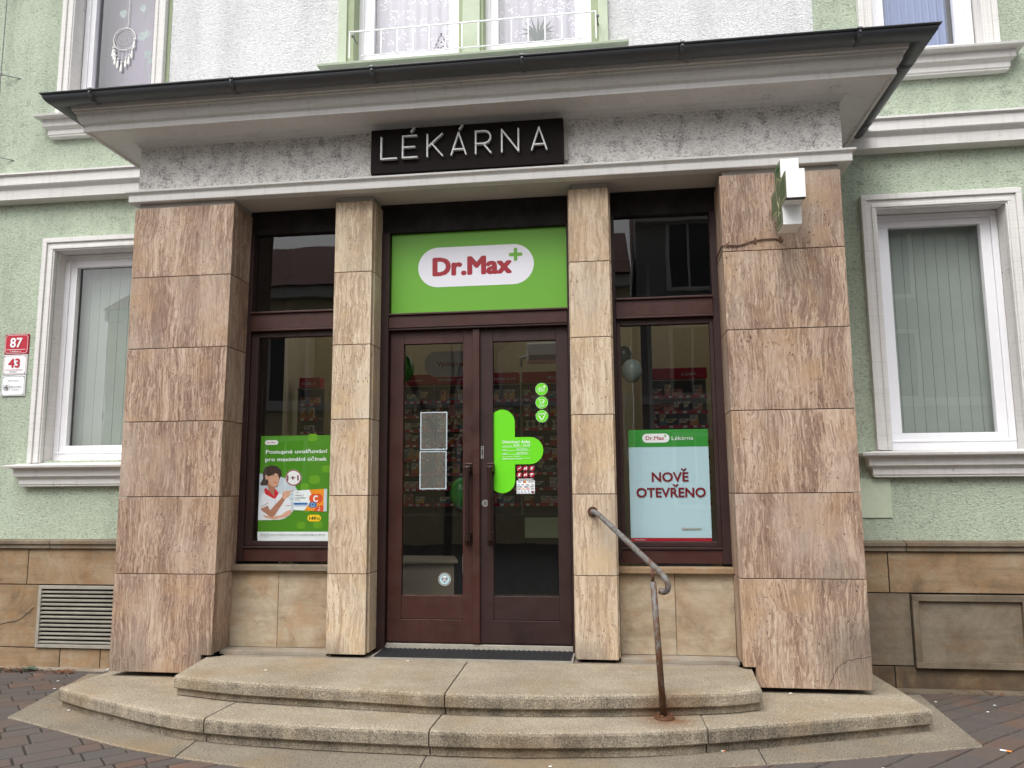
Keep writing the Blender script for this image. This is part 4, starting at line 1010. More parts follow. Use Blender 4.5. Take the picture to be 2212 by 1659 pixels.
d.poly([(430, 975), (448, 900), (475, 885), (520, 885), (585, 876), (592, 886), (540, 905), (540, 930), (520, 965), (465, 1000)], 'skin')
d.poly([(475, 1160), (550, 1130), (558, 1180), (480, 1230), (330, 1262), (215, 1240), (172, 1205), (240, 1212), (300, 1228), (430, 1200)], 'skin')
d.disc(587, 712, 107, 'sign_white'); d.loop(587, 712, 99, 13, 'brand_red'); d.text('1+1', 502, 655, 748, -66, 'plum', .03)
d.poly([(592, 885), (790, 872), (985, 862), (975, 1160), (590, 1138)], 'poster_white'); d.poly([(985, 862), (1025, 864), (1018, 1155), (975, 1160)], 'lab_grey')
d.poly([(790, 872), (985, 862), (975, 1160), (722, 1145), (790, 1060), (830, 950)], 'orange')
d.poly([(850, 1152), (880, 1100), (930, 1080), (978, 1078), (975, 1160)], 'orange_red'); d.pill(790, 968, 925, 1050, 'orange_red'); d.text('C', 842, 905, 1030, -78, 'poster_white', .05)
d.pill(784, 890, 1034, 1110, 'blue'); d.loop(835, 1068, 22, 5, 'poster_white', 14); d.text('8-12 h', 818, 868, 1100, -12, 'poster_white', .02)
d.text('Vitamin C', 607, 722, 955, -22, 'ink', .01); d.text('Long Effect', 607, 745, 988, -22, 'ink', .01); d.text('500 mg', 607, 664, 1015, -15, 'ink'); d.text('Dr.Max', 615, 660, 912, -12, 'ink', .02)
d.pill(590, 772, 1042, 1070, 'blue'); d.rect(600, 770, 1088, 1081, 'blue'); d.text('1', 921, 929, 1117, -18, 'poster_white', .03); d.text('30', 902, 930, 1150, -18, 'poster_white', .03)
d.pill(765, 945, 1200, 1288, 'yellow'); d.text('149', 790, 880, 1265, -38, 'ink', .04); d.text('Kč', 890, 930, 1265, -26, 'ink', .04)
d.text('Doplněk stravy. Nabídka platí pro členy klientského programu', 148, 1000, 1458, -11, 'sign_dark'); d.text('Při koupi dvou kusů přípravku Vitamin C Long Effect 500 mg, 30 cps.', 148, 995, 1475, -11, 'sign_dark'); d.text('nebo do vyprodání zásob', 148, 262, 1492, -10, 'sign_dark')
d.build('print', pa)

pn = thing('opening_poster', 'pale blue poster with red lettering in the right window', 'poster', (1.27, .36, .21))
m = MB(); m.box(.995, 1.558, .3565, .3575, .214, 1.006, 'poster_blue'); m.build('sheet', pn)
d = Decal(.3563); d.rect(.995, 1.558, .881, 1.006, 'poster_head'); logo(d, 1.094, 1.287, .913, .977, 'sign_white')
d.text('Lékárna', 1.303, 1.455, .929, .028, 'sign_white'); d.text('NOVE', 1.153, 1.412, .635, .063, 'poster_red', .025); d.stroke([(1.364, .724), (1.3795, .711), (1.395, .724)], .010, 'poster_red'); d.text('OTEVRENO', 1.042, 1.528, .525, .063, 'poster_red', .025); d.stroke([(1.303, .613), (1.3185, .600), (1.334, .613)], .010, 'poster_red')
d.rect(.995, 1.558, .214, .238, 'brand_red'); d.text('www.drmax.cz', 1.020, 1.10, .222, .009, 'sign_white'); d.poly([(1.345, .305), (1.37, .315), (1.37, .309), (1.49, .306), (1.49, .297), (1.37, .298), (1.37, .292)], 'sheet_grey')
d.build('print', pn)

# stickers on the door glass (in front of the pane, y = .364)
GY = .3632
oc = Decal(GY, step=.0003)
xL, xR = .0065, .165
cx0, r0 = .071, .094
pts = [(xL, .566+.012)]
pts = [(xL, .583)]+[(cx0+r0*math.cos(math.radians(a)), .652+r0*math.sin(math.radians(a))) for a in range(-134, 1, 12)]
pts += [(xR, .768)]+[(.275+.100*math.cos(math.radians(a)), .868+.1*math.sin(math.radians(a))) for a in range(-90, 91, 12)]
pts += [(xR, .968)]+[(cx0+r0*math.cos(math.radians(a)), 1.080+r0*math.sin(math.radians(a))) for a in range(0, 135, 12)]+[(xL, 1.150)]
oc.poly(pts, 'lime')
zx = lambda x: .0048+(x-233)*.000617; zz_ = lambda y: 1.174-(y-425)*.000611
def T(s, a, b, base, cap, bold=0): oc.text(s, zx(a), zx(b), zz_(base), cap*.000611, 'sign_white', bold)
T('Otevírací doba', 338, 678, 833, 32, .012); T('pondělí-pátek', 340, 458, 873, 13); T('8.00 - 16.30', 478, 676, 872, 28); T('sobota', 340, 398, 919, 12, .02); T('zavřeno', 512, 643, 916, 22); T('neděle', 340, 398, 964, 12, .02); T('zavřeno', 512, 645, 961, 22)
T('odborný zástupce /', 340, 482, 999, 10, 0); T('PharmDr.', 490, 560, 999, 11, .02)
for y in (882, 927, 971, 1018): oc.rect(zx(340), zx(678), zz_(y+1.4), zz_(y-1.4), 'sign_white')
oc.rect(zx(340), zx(580), zz_(1029), zz_(1026), 'sign_white')
tag(oc.build('opening_hours_sticker', None), 'large lime green cross sticker with white opening hours on the door', 'sticker')
def round_sticker(cz, art, label):
    d = Decal(GY, step=.0003); cx = .368; d.disc(cx, cz, .0462, 'lime', 36); d.loop(cx, cz, .0447, .0012, 'sign_white', 36); art(d, cx, cz)
    return tag(d.build('round_sticker', None), label, 'sticker', 'round green stickers on the right door')
def sc_bar(d, cx, cz):
    for i, w_ in enumerate((.002, .004, .002, .003, .002, .004)): d.rect(cx-.027+i*.0085, cx-.027+i*.0085+w_, cz-.020, cz+(.016 if i < 4 else .006), 'sign_white')
    d.rect(cx+.010, cx+.030, cz+.014, cz+.020, 'sign_white'); d.rect(cx+.017, cx+.023, cz+.007, cz+.027, 'sign_white')
def sc_cart(d, cx, cz):
    d.stroke([(cx-.026, cz+.028), (cx-.019, cz+.026), (cx-.013, cz+.002), (cx+.016, cz+.002), (cx+.021, cz+.022), (cx-.016, cz+.022)], .003, 'sign_white'); d.disc(cx-.008, cz-.006, .0035, 'sign_white', 10); d.disc(cx+.010, cz-.006, .0035, 'sign_white', 10)
    d.poly([(cx+.008, cz+.016), (cx+.024, cz+.008), (cx+.016, cz+.006), (cx+.013, cz-.001)], 'sign_white'); d.stroke([(cx-.022, cz-.020), (cx-.008, cz-.016), (cx+.006, cz-.022), (cx+.022, cz-.016), (cx+.010, cz-.030), (cx-.020, cz-.030), (cx-.022, cz-.020)], .003, 'sign_white')
def sc_heart(d, cx, cz):
    d.stroke([(cx-.012, cz-.010), (cx-.026, cz+.004), (cx-.024, cz+.017), (cx-.012, cz+.021), (cx, cz+.012), (cx+.012, cz+.021), (cx+.022, cz+.014), (cx+.022, cz+.003), (cx+.012, cz-.006)], .007, 'sign_white')
    d.stroke([(cx-.014, cz-.016), (cx-.001, cz-.028), (cx+.014, cz-.012)], .007, 'sign_white'); d.rect(cx+.024, cx+.036, cz+.023, cz+.0255, 'sign_white'); d.rect(cx+.0285, cx+.0315, cz+.018, cz+.031, 'sign_white')
round_sticker(1.321, sc_bar, 'round green sticker with a barcode symbol, top of three'); round_sticker(1.221, sc_cart, 'round green sticker with a shopping trolley, middle of three'); round_sticker(1.120, sc_heart, 'round green sticker with a white heart, lowest of three')
d = Decal(GY, step=.0003)
for j in range(2):
    for i in range(3):
        cx, cz = .196+i*.0465, .738-j*.047; d.disc(cx, cz, .0205, 'brand_red', 20)
        if j == 1 and i == 2: d.poly([(cx-.013, cz+.008), (cx+.010, cz+.010), (cx+.013, cz+.003), (cx-.010, cz-.002)], 'sign_white'); d.stroke([(cx, cz), (cx-.004, cz-.010), (cx-.012, cz-.010)], .003, 'sign_white')
        else:
            if i == 0: d.rect(cx-.008, cx+.008, cz-.002, cz+.002, 'sign_white') if j == 0 else d.pill(cx-.006, cx+.006, cz-.010, cz+.010, 'sign_white', .002)
            elif i == 1: d.poly([(cx-.011, cz+.004), (cx+.010, cz+.006), (cx+.010, cz-.009), (cx+.006, cz-.009), (cx+.005, cz-.001), (cx-.005, cz-.001), (cx-.006, cz-.009), (cx-.010, cz-.009)], 'sign_white')
            else: d.poly([(cx-.008, cz+.008), (cx+.006, cz+.008), (cx+.004, cz-.009), (cx-.005, cz-.009)], 'sign_white')
            d.stroke([(cx-.013, cz-.013), (cx+.013, cz+.013)], .0025, 'sign_white')
for k in range(3): d.rect(.185+k*.004, .30-k*.003, .661-k*.004, .663-k*.004, 'sign_white')
tag(d.build('prohibition_sticker', None), 'sheet of six small red prohibition symbols under the lime cross', 'sticker')
d = Decal(GY, step=.0003); d.rect(.176, .309, .553, .650, 'sign_white'); d.text('VISA', .181, .210, .634, .010, 'blue', .03); d.disc(.231, .639, .0078, 'brand_red', 16); d.disc(.241, .639, .0078, 'orange', 16); d.loop(.267, .639, .004, .0015, 'ink', 10)
for (x, z, w_, c) in ((.271, .639, .032, 'ink'), (.180, .618, .022, 'blue'), (.210, .618, .020, 'ink'), (.245, .618, .024, 'ink'), (.283, .618, .018, 'ink'), (.180, .604, .036, 'ink'), (.232, .604, .032, 'ink'), (.275, .604, .026, 'ink'), (.180, .589, .026, 'plum'), (.213, .589, .024, 'orange'), (.246, .589, .024, 'collar'), (.280, .589, .022, 'ink')): d.rect(x, x+w_, z-.0022, z+.0022, c)
for i in range(4): d.pill(.181+i*.026, .197+i*.026, .560, .576, 'lab_grey', .002); d.disc(.185+i*.026, .574, .004, 'plum', 10)
d.pill(.284, .305, .560, .574, 'plum', .004)
tag(d.build('payment_sticker', None), 'small white sheet of payment card marks on the right door', 'sticker')
d = Decal(GY, step=.0003); cx, cz = -.360, -.062
for k in range(26):
    a = 2*math.pi*k/26; d.l = 0; d.rect(cx+.044*math.cos(a)-.0022, cx+.044*math.cos(a)+.0022, cz+.044*math.sin(a)-.003, cz+.044*math.sin(a)+.003, 'sign_white')
d.disc(cx, cz, .037, 'poster_blue', 30); d.poly([(cx-.020, cz+.020), (cx, cz+.030), (cx+.020, cz+.020), (cx+.019, cz-.008), (cx, cz-.028), (cx-.019, cz-.008)], 'ink'); d.poly([(cx-.017, cz+.018), (cx, cz+.026), (cx+.017, cz+.018), (cx+.016, cz-.007), (cx, cz-.024), (cx-.016, cz-.007)], 'sign_white')
d.rect(cx-.022, cx+.022, cz-.002, cz+.013, 'ink'); d.text('SQT', cx-.016, cx+.016, cz+.001, .010, 'sign_white', .03); d.text('SECURITY', cx-.017, cx+.017, cz-.008, .004, 'ink', .02); d.poly([(cx-.008, cz-.012), (cx+.008, cz-.012), (cx, cz-.021)], 'ink')
tag(d.build('security_sticker', None), 'small round security shield sticker low on the left door', 'sticker')
# two clear sheet holders behind the left door glass
for k, (z0, z1, x0, x1) in enumerate(((.882, 1.168, -.553, -.346), (.590, .874, -.556, -.350))):
    h = thing('sheet_holder', ('upper' if k == 0 else 'lower')+' of two pale framed empty sheet holders on the left door', 'frame', (-.45, .37, z0), 'sheet holders on the left door')
    m = MB(); m.ring(x0, x1, z0, z1, .0085, .368, .372, 'lab_grey'); m.build('border', h); m = MB(); m.add([(x0+.009, .370, z0+.009), (x1-.009, .370, z0+.009), (x1-.009, .370, z1-.009), (x0+.009, .370, z1-.009)], [(0, 1, 2, 3)], 'film'); m.build('sheet', h)

# ------------------------------------------------------------------ inside the shop
SY = 3.30
BN = [(-2.72, -2.47, 'SVALY', (-2.69, -2.52), 'left shop window'), (-1.62, -1.141, 'ON A ONA', (-1.473, -1.262), 'left door'), (-1.113, -.66, 'VITAMÍNY A MINERÁLY', (-1.085, -.62), 'left door'), (-.62, -.157, 'PEL a doplňky stravy', (-.555, -.188), 'right door'), (-.116, .42, 'BOLEST', (.175, .335), 'right door'), (1.30, 1.90, 'ZAŽÍVÁNÍ', (1.625, 1.785), 'right shop window')]
ZS = [1.580, 1.412, 1.256, 1.088, .926, .768, .60, .432]
kinds = {}
def proto(kind, w, h, c1, c2):
    m = MB(); dp = .05
    if kind == 'bottle':
        m.tube([(0, 0, 0), (0, 0, h*.62), (0, 0, h*.72), (0, 0, h)], [w/2, w/2, w*.2, w*.2], c1, 10); m.tube([(0, 0, h*.15), (0, 0, h*.5)], w/2+.0008, c2, 10, caps=False)
    elif kind == 'hourglass':
        m.tube([(0, 0, 0), (0, 0, .004), (0, 0, h*.5), (0, 0, h-.004), (0, 0, h)], [w/2, w/2, w*.12, w/2, w/2], c1, 4)
    else:
        m.box(-w/2, w/2, -dp/2, dp/2, 0, h, c1); m.box(-w/2, w/2, -dp/2-.0006, -dp/2, 0, h*.38, c2); m.add([(w*.05, -dp/2-.0010, h*.3), (w/2, -dp/2-.0010, h*.3), (w/2, -dp/2-.0010, h*.8), (w*.25, -dp/2-.0010, h*.7)], [(0, 1, 2, 3)], c2)
        for q in range(3): m.box(-w*.4, w*(.05+.1*(q % 2)), -dp/2-.0014, -dp/2-.0008, h*(.88-.12*q)-.002, h*(.88-.12*q)+.002, 'ink')
    return m
cols = ['box_%d' % i for i in range(10)]
cname = ['cream', 'orange', 'red', 'sandy', 'teal', 'grey', 'amber', 'maroon', 'navy', 'pink']
ords = ['first', 'second', 'third', 'fourth', 'fifth', 'sixth', 'seventh', 'eighth', 'ninth', 'tenth', 'eleventh', 'twelfth']
rnames = ['top', 'second', 'third', 'fourth', 'fifth', 'sixth', 'seventh', 'eighth']
cache = {}
rng = random.Random(11)
def product(kind, w, h, i, j, x, z, label):
    key = (kind, round(w, 3), round(h, 3), i, j); nm = {'box': 'medicine_box', 'bottle': 'medicine_bottle', 'hourglass': 'waisted_pack'}[kind]
    if key not in cache:
        o = proto(kind, w, h, cols[i], cols[j]).build(nm, None); cache[key] = o
    else:
        o = cache[key].copy(); COL.objects.link(o)
    o.location = (x, SY-.04, z)
    return tag(o, label, 'package', 'packages on the shop shelves')
bays = [(-2.86, -2.47, 'far left'), (-1.62, -1.141, 'ON A ONA'), (-1.113, -.66, 'VITAMÍNY'), (-.62, -.157, 'doplňky'), (-.116, .42, 'BOLEST'), (1.30, 1.90, 'ZAŽÍVÁNÍ')]
for bi, (xa, xb, lab, (ta, tb), where) in enumerate(BN):
    su = thing('shelf_unit', 'grey wall shelving under the red %s banner, through the %s' % ('PEL' if 'PEL' in lab else lab, where), 'shelves', ((xa+xb)/2, SY, -.56), 'wall shelves inside the shop')
    m = MB(); m.box(xa, xb, SY+.06, SY+.08, -.55, 1.76, 'shelf_back'); m.box(xa-.012, xa, SY-.08, SY+.08, -.55, 1.76, 'shelf_grey'); m.build('back_panel', su)
    m = MB(); m.box(xa, xb, SY-.075, SY+.06, 1.765, 1.878, 'banner_red'); bn = m.build('banner', su)
    d = Decal(SY-.0755); d.text(lab, ta, tb, 1.797, .028, 'pill_white', .004); d.build('lettering', bn)
    for r, z in enumerate(ZS):
        m = MB(); m.box(xa+.003, xb-.003, SY-.075, SY+.06, z-.012, z-.002, 'shelf_grey'); m.box(xa+.003, xb-.003, SY-.078, SY-.075, z-.034, z-.001, 'banner_red')
        x = xa+.03
        while x < xb-.05: m.box(x, x+.04, SY-.0795, SY-.078, z-.030, z-.006, 'paper'); x += rng.choice([.08, .11, .15])
        m.build('shelf', su)
        x = xa+.015; k = 0
        while x < xb-.05 and k < 9:
            if rng.random() < .12: x += .05; continue
            w_, h_ = rng.choice([(.07, .10), (.10, .075), (.085, .11), (.11, .07), (.065, .12)]); kd = 'box'
            if bi == 4 and r == 2: kd, w_, h_ = 'hourglass', .065, .085
            elif rng.random() < .08: kd, w_, h_ = 'bottle', .04, .12
            i, j = rng.choice([0, 0, 3, 5, 3, 0, 9]), rng.choice([1, 2, 6, 4, 7, 8, 9, 5])
            if bi == 3 and r == 0: i, j, w_, h_, kd = 0, 6, .06, .11, 'box'
            if kd == 'hourglass': i, j = 0, 0
            if x+w_ > xb-.01: break
            word = {'box': 'pack', 'bottle': 'bottle', 'hourglass': 'waisted pack'}[kd]
            product(kd, w_, h_, i, j, x+w_/2, z, '%s and %s %s, %s from left, %s shelf, %s banner' % (cname[i], cname[j], word, ords[k], rnames[r], {'far left': 'SVALY'}.get(bays[bi][2], bays[bi][2]) if bi else 'SVALY'))
            x += w_+rng.choice([.004, .004, .012, .03]); k += 1
m = MB(); pp = [(-.95+.13*math.cos(math.radians(a))*1.0-.0, 1.893+.135*math.sin(math.radians(a))) for a in range(90, 271, 15)]
m.prism([(x, z) for x, z in pp]+[(-.35, 1.758), (-.35, 2.028)], 2.60, 2.615, 'pill_white')
hs_ = tag(m.build('hanging_sign', None), 'rounded white hanging sign inside behind the left door', 'sign')
d = Decal(2.5995); d.text('Výdej na recept', -.945, -.42, 1.868, .050, 'brand_red', .006); d.build('lettering', hs_)
# air conditioner inside
ac = thing('air_conditioner', 'white air conditioner high on the wall behind the right door', 'air conditioner', (.1, 3.5, 1.95))
m = MB(); m.box(-.085, .62, 3.38, 3.60, 2.02, 2.24, 'pvc'); m.build('casing', ac, bevel=.02); m = MB(); m.tube([(-.085, 3.5, 2.1), (-.16, 3.5, 2.08), (-.16, 3.5, 1.98)], .022, 'steel', 10); m.build('pipe', ac)
m = MB()
for k in range(5): m.box(-.05, .58, 3.374, 3.379, 2.04+k*.012, 2.045+k*.012, 'shelf_grey')
m.build('slats', ac)
def balloon(x, y, z, r, mat, label):
    b = thing('balloon', label, 'balloon', (x, y, z-r*1.2)); m = MB(); m.sphere((x, y, z), r, mat, 20, 14, (1, 1, 1.18)); m.build('bladder', b, smooth=True)
    m = MB(); m.tube([tuple(p) for p in crom([(x, y, z-r*1.18), (x+.01, y, z-r*1.18-.2), (x-.01, y, z-r*1.18-.5), (x+.015, y, z-r*1.18-.8)], 5)], .002, 'paper', 5); m.build('string', b)
balloon(-1.045, 1.6, 1.70, .115, 'balloon_green', 'glossy green balloon floating inside at the left door edge')
balloon(-.52, 1.9, .55, .13, 'balloon_green', 'green balloon low inside, seen through the lower sheet holder')
balloon(1.05, 1.15, 1.555, .085, 'balloon_pale', 'pale balloon floating behind the right window glass')
balloon(.985, 1.25, 1.70, .075, 'balloon_dark', 'dark balloon floating above the pale one in the right window')
tb_ = thing('display_table', 'pale low table just inside the left door', 'table', (-.80, 1.35, -.56))
m = MB(); m.slab([(-1.25, 1.05), (-.42, 1.15), (-.55, 1.62), (-1.25, 1.62)], -.02, .0, 'table_white'); m.build('table_top', tb_)
m = MB(); m.slab([(-1.22, 1.08), (-.46, 1.18), (-.58, 1.58), (-1.22, 1.58)], -.56, -.021, 'table_white'); m.build('base', tb_)
m = MB(); m.box(1.225, 1.26, 2.0, 2.03, -.55, 2.70, 'shelf_grey'); m.box(1.16, 1.224, 2.02, 2.06, -.55, 2.7, 'wood_dark')
tag(m.build('display_post', None), 'tall slim grey upright standing inside the right window', 'post')
# dark folding screen / counter fronts that close the view low down
ct = thing('shop_counter', 'dark shop counter with a green top edge far inside the doors', 'counter', (0, 2.7, -.56))
m = MB(); m.box(-1.9, .75, 2.55, 2.95, -.55, .32, 'wood_head'); m.build('front', ct); m = MB(); m.box(-.02, .6, 2.535, 2.549, .10, .30, 'deep_green_paint'); m.build('trim', ct)

# blinds in the ground floor windows
def blinds(x0, x1, z0, z1, n, label):
    b = thing('vertical_blinds', label, 'blinds', ((x0+x1)/2, 1.40, z0), 'vertical blinds in the house windows')
    m = MB(); m.box(x0, x1, 1.39, 1.42, z1, z1+.03, 'pvc'); m.build('head_rail', b)
    w_ = (x1-x0)/n
    for i in range(n):
        m = MB(); a = x0+i*w_; m.add([(a+.0012, 1.400, z0), (a+w_-.0012, 1.400, z0), (a+w_-.0012, 1.400, z1), (a+.0012, 1.400, z1)], [(0, 1, 2, 3)], 'blind'); m.build('slat', b)
blinds(3.16, 3.95, .98, 2.76, 9, 'closed pale vertical blinds behind the right ground floor window'); blinds(-4.18, -3.28, .98, 2.74, 9, 'closed pale vertical blinds behind the left ground floor window')
# curtains upstairs
def curtain(x0, x1, z0, z1, y, mat, name, label, scal=0, fold=.012, per=.11):
    m = MB(); nx, nz = 120, 14; vs = []; fs = []
    for i in range(nx+1):
        x = x0+(x1-x0)*i/nx; lo = z0+(scal*abs(math.sin((x-x0)*math.pi/.24)) if scal else 0)
        for j in range(nz+1):
            t = j/nz; vs.append((x, y+fold*math.sin(x*2*math.pi/per+.6*math.sin(x*9)), lo+(z1-lo)*t))
    for i in range(nx):
        for j in range(nz): a = i*(nz+1)+j; fs.append((a, a+nz+1, a+nz+2, a+1))
    m.add(vs, fs, mat); o = m.build(name, None, smooth=True); return tag(o, label, 'curtain')
curtain(-1.30, -.50, 4.66, 6.2, 1.42, 'lace', 'lace_curtain', 'white floral lace curtain in the left pane of the first floor pair', .045)
curtain(-.12, .66, 4.68, 6.2, 1.42, 'lace', 'lace_curtain', 'white floral lace curtain behind the spiky plant in the right pane', .045)
curtain(3.20, 3.86, 4.20, 6.2, 1.42, 'curtain_blue', 'net_curtain', 'bluish pleated net curtain in the upper right window', 0, .02, .06)
curtain(-4.24, -3.46, 4.40, 6.2, 1.62, 'curtain_lilac', 'roller_blind', 'plain lilac grey blind behind the dreamcatcher', 0, .0, 1)
def aloe(x, y, z):
    a = thing('potted_aloe', 'spiky dark plant standing on the inner first floor sill', 'plant', (x, y, z)); m = MB()
    for k in range(9):
        t = -1.15+k*.29; L = .22+.05*math.cos(t*2); m.tube([(x, y, z+.02), (x+math.sin(t)*L*.45, y-.01*(k % 3), z+.05+L*.45), (x+math.sin(t)*L*.95, y-.01, z+.04+math.cos(t)*L)], [.014, .012, .001], 'leaf_green', 6)
    m.build('leaves', a); m = MB(); m.tube([(x, y, z-.08), (x, y, z+.0)], [.05, .06], 'shelf_grey', 14); m.build('pot', a)
aloe(.28, 1.385, 4.66)
d = Decal(1.3185, step=.0002); x, z = -.625, 4.66
d.stroke([(x-.075, z), (x-.035, z+.05), (x-.055, z+.05), (x-.02, z+.095), (x-.035, z+.095), (x, z+.145), (x+.035, z+.095), (x+.02, z+.095), (x+.055, z+.05), (x+.035, z+.05), (x+.075, z), (x-.075, z)], .005, 'ink')
d.disc(x, z+.155, .010, 'ink', 5)
for a, b in ((-.03, .02), (.02, .03), (0, .07), (.0, .015)): d.disc(x+a, z+b, .008, 'ink', 8)
tag(d.build('tree_sticker', None), 'drawn outline of a little fir tree on the lace window', 'sticker')
# dreamcatcher
dc = thing('dreamcatcher', 'white crocheted dreamcatcher with tassels hanging in the upper left window', 'ornament', (-3.865, 1.29, 5.1))
cx, cz, R_ = -3.825, 5.030, .116; yy = 1.300
def circ(m, r, w_, n=40): m.tube([(cx+r*math.cos(2*math.pi*k/n), yy, cz+r*math.sin(2*math.pi*k/n)) for k in range(n+1)], w_, 'paper', 6, caps=False)
m = MB(); circ(m, R_, .0042); m.tube([(cx+.03, yy, cz+.108), (cx+.035, yy, 5.8)], .002, 'paper', 6); m.build('hoop', dc)
m = MB()
for r in (.094, .064, .042, .020): circ(m, r, .0012)
for (ra, rb, n_z) in ((.094, .064, 20), (.064, .042, 16), (.042, .006, 10)):
    P = []
    for k in range(2*n_z+1):
        a = math.pi*k/n_z; r = ra if k % 2 else rb; P.append((cx+r*math.cos(a), yy, cz+r*math.sin(a)))
    m.tube(P, .0010, 'paper', 5)
m.build('web', dc)
for k, (dx, top, ln) in enumerate(((-.112, -.02, .10), (-.098, -.06, .095), (-.085, -.075, .13), (-.055, -.098, .145), (-.015, -.112, .17), (.03, -.108, .135), (.062, -.094, .12), (.092, -.065, .085), (.110, -.02, .03))):
    m = MB(); z = cz+top; m.tube([(cx+dx, yy, z), (cx+dx, yy, z-ln+.05)], .0012, 'paper', 5); zb = z-ln+.05-.012
    m.sphere((cx+dx, yy, zb), .013, 'paper', 10, 6, (1, 1, .8)); m.tube([(cx+dx, yy, zb-.008), (cx+dx-.002, yy, zb-.025), (cx+dx-.004, yy, zb-.085), (cx+dx-.004, yy, zb-.098)], [.004, .008, .013, .010], 'paper', 8); m.build('tassel', dc)
# trailing plant behind the dreamcatcher
tp = thing('trailing_plant', 'pale trailing plant with heart shaped leaves behind the upper left glass', 'plant', (-3.65, 1.40, 5.6)); m = MB()
stp = crom([(-3.70, 1.42, 5.9), (-3.66, 1.42, 5.5), (-3.71, 1.42, 5.25), (-3.64, 1.42, 5.0), (-3.67, 1.42, 4.8), (-3.60, 1.42, 4.6)], 6); m.tube([tuple(p) for p in stp], .003, 'plant_pale', 5); m.build('stem', tp); m = MB()
for i, (lx, lz, s_, a) in enumerate(((-3.72, 5.42, .045, .3), (-3.66, 5.14, .05, -.5), (-3.72, 5.12, .06, .9), (-3.65, 4.93, .05, -.2), (-3.62, 4.86, .04, .6), (-3.60, 4.70, .035, -.4), (-3.95, 5.40, .05, .2))):
    hp = [(0, -1.2), (.55, -.5), (.8, .1), (.6, .6), (.2, .7), (0, .45), (-.2, .7), (-.6, .6), (-.8, .1), (-.55, -.5)]
    m.add([(lx+s_*(u*math.cos(a)-v_*math.sin(a)), 1.405+.004*i+.006*abs(u), lz+s_*(u*math.sin(a)+v_*math.cos(a))) for u, v_ in hp], [tuple(range(10))], 'plant_pale')
m.build('leaves', tp)

# ------------------------------------------------------------------ litter
def leafy(name, x0, x1, y0, y1, n, mats, label, cat, kind='stuff'):
    m = MB()
    for i in range(n):
        x, y = random.gauss((x0+x1)/2, (x1-x0)/4), random.uniform(y0, y1); z = gz(x, y)+.004+random.random()*.015; a = random.random()*6.28; L = random.uniform(.006, .022); w_ = L*random.uniform(.15, .5)
        dx, dy = math.cos(a)*L, math.sin(a)*L; nx, ny = -math.sin(a)*w_, math.cos(a)*w_
        m.add([(x-dx, y-dy, z), (x+nx, y+ny, z+.004), (x+dx, y+dy, z+random.uniform(0, .01)), (x-nx, y-ny, z)], [(0, 1, 2, 3)], random.choice(mats))
    o = m.build(name, None); tag(o, label, cat); o['kind'] = kind; return o
leafy('leaf_litter', -4.6, -3.9, .84, .98, 320, ['soil_leaf', 'soil_leaf', 'leaf_green'], 'dry brown leaves and needles along the foot of the left wall', 'leaves')
leafy('leaf_litter', -3.86, -3.62, .80, .95, 110, ['soil_leaf'], 'small heap of brown needles near the left pier', 'leaves')
leafy('leaf_litter', 3.2, 4.2, .85, 1.02, 60, ['soil_leaf', 'bark'], 'scraps of dry leaf along the foot of the right wall', 'leaves')
m = MB(); z = gz(0, .9)+.02
m.add([(-4.15, .90, z), (-4.10, .86, z+.012), (-4.02, .88, z+.006), (-3.99, .92, z), (-4.05, .95, z+.015), (-4.12, .95, z+.004)], [(0, 1, 2, 3, 4, 5)], 'leaf_green')
tag(m.build('fallen_leaf', None), 'curled dark green leaf lying by the left wall', 'leaf')
# crumpled plastic at the left pier
m = MB(); vs = []; fs = []; rr = random.Random(3)
for i in range(9):
    for j in range(7):
        u, v_ = i/8, j/6; vs.append((-2.98+.28*u+rr.uniform(-.01, .01), .30+.30*v_+rr.uniform(-.01, .01), -.76+.16*u*math.sin(math.pi*(.15+.7*v_))+rr.uniform(-.018, .018)))
for i in range(8):
    for j in range(6): a = i*7+j; fs.append((a, a+7, a+8, a+1))
m.add(vs, fs, 'plastic_film'); m.box(-2.745, -2.715, -.004+.33, .36, -.68, -.65, 'box_4')
tag(m.build('plastic_bag', None), 'crumpled clear plastic bag stuffed beside the left pier foot', 'bag')
def butt(x, y, z, a, L, label):
    b = thing('cigarette_butt', label, 'cigarette', (x, y, z)); c, s_ = math.cos(a), math.sin(a); m = MB(); m.tube([(x, y, z+.005), (x+c*L*.55, y+s_*L*.55, z+.005)], .0045, 'paper', 8); m.build('paper', b)
    m = MB(); m.tube([(x+c*L*.555, y+s_*L*.555, z+.005), (x+c*L, y+s_*L, z+.005)], .0046, 'filter_orange', 8); m.build('filter', b)
butt(2.93, -.60, -.836, -.5, .055, 'cigarette with a tan filter on the pavers at the lower right')
butt(1.43, -.80, -.832, .3, .022, 'orange cigarette stub lying below the lower step')
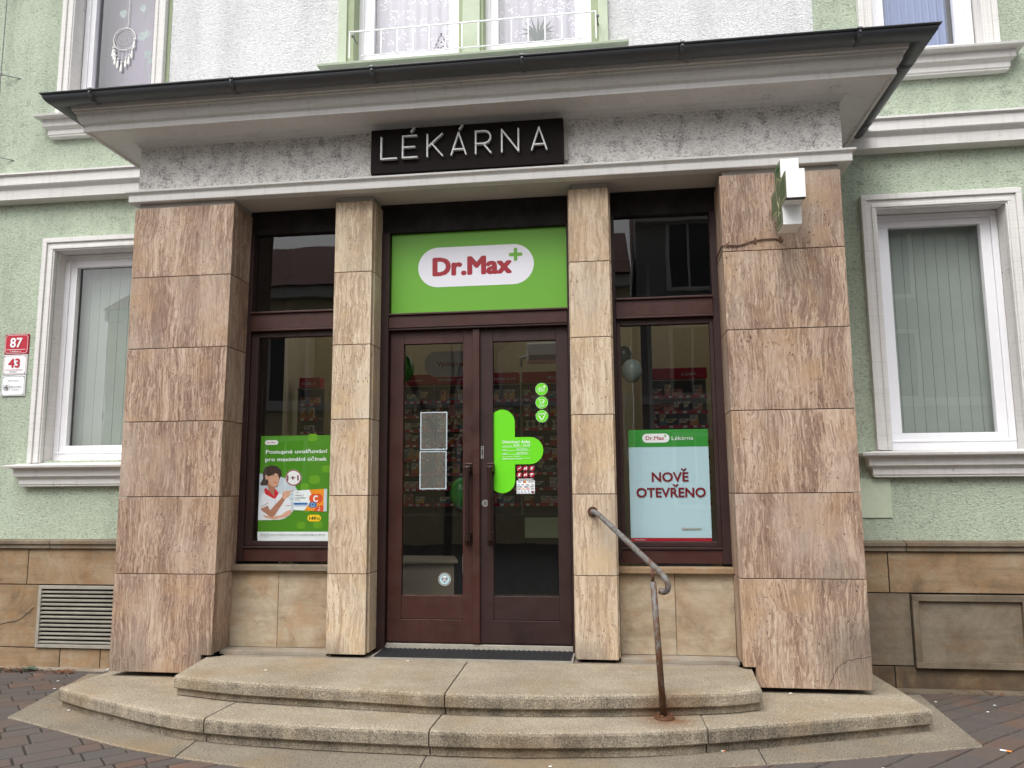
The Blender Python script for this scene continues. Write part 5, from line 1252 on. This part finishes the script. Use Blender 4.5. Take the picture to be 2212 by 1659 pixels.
for i, (x, y, z) in enumerate([(.52, -1.14, -.829), (-1.4, -.35, -.569), (1.95, -.05, -.70), (2.9, .45, -.88), (3.25, .3, -.87), (-2.7, -.45, -.828), (3.4, .55, -.89), (-3.5, .5, -.885), (2.2, -.98, -.83), (3.05, .62, -.895), (-3.3, .2, -.866), (-.55, .02, -.57)]):
    m = MB(); m.slab([(x, y), (x+.018, y+.004), (x+.016, y+.013), (x+.002, y+.010)], z, z+.003, 'paper')
    tag(m.build('paper_scrap', None), ['white paper scrap on the base slab below the lower step', 'white scrap on the left of the upper step', 'white scrap on the right of the lower step', 'white scrap beside the right corner of the steps', 'white scrap on the red pavers right of the steps', 'white scrap on the left end of the base slab', 'white scrap on the pavers near the right wall', 'white scrap on the pavers before the left wall', 'white scrap where the base slab meets the pavers at lower right', 'tiny scrap on pavers by the right plinth', 'white scrap on the pavers left of the lower step', 'white scrap in front of the door mat'][i], 'litter', 'paper scraps')

# ------------------------------------------------------------------ across the street (seen in the glass)
def facade(x0, x1, y, h, mat, rmat, label, nwin, rows):
    b = thing('street_house', label, 'building', ((x0+x1)/2, y, -1)); m = MB(); m.box(x0, x1, y-8, y, -1, h, mat); m.box(x0, x1, y, y+.25, h-.35, h, 'plaster'); m.box(x0, x1, y, y+.12, 2.9, 3.15, 'plaster'); m.build('wall', b)
    m = MB(); m.add([(x0, y+.4, h), (x1, y+.4, h), (x1, y-4, h+2.6), (x0, y-4, h+2.6), (x0, y-8.4, h), (x1, y-8.4, h)], [(0, 1, 2, 3), (3, 2, 5, 4), (0, 3, 4), (1, 5, 2)], rmat); m.build('roof', b)
    for r in range(rows):
        for i in range(nwin):
            cx = x0+(i+.5)*(x1-x0)/nwin; z = .1+r*3.1; m = MB(); m.box(cx-.55, cx+.55, y, y+.03, z, z+1.9, 'far_window'); m.ring(cx-.67, cx+.67, z-.12, z+2.02, .12, y, y+.07, 'plaster'); m.box(cx-.03, cx+.03, y+.03, y+.06, z, z+1.9, 'plaster'); m.build('window', b)
facade(-16, 1.4, -16, 6.6, 'cream_facade', 'roof_tile', 'cream two storey house across the street', 6, 2)
facade(1.6, 17, -16.5, 8.6, 'grey_facade', 'roof_tile', 'grey three storey house across the street', 5, 3)
tr = thing('bare_tree', 'bare pale barked street tree across the road', 'tree', (-2.8, -11, -.96)); m = MB(); rt = random.Random(5)
def br(p, d_, L, r, k):
    q = p+d_*L; m.tube([tuple(p), tuple(q)], [r, r*.68], 'bark', 7, caps=False)
    if k:
        for _ in range(3):
            nd = (d_+Vector((rt.uniform(-.6, .6), rt.uniform(-.6, .6), rt.uniform(-.1, .5)))).normalized(); br(q, nd, L*.72, r*.66, k-1)
br(Vector((-2.8, -11, -1)), Vector((0, 0, 1)), 2.2, .11, 4); m.build('trunk', tr)
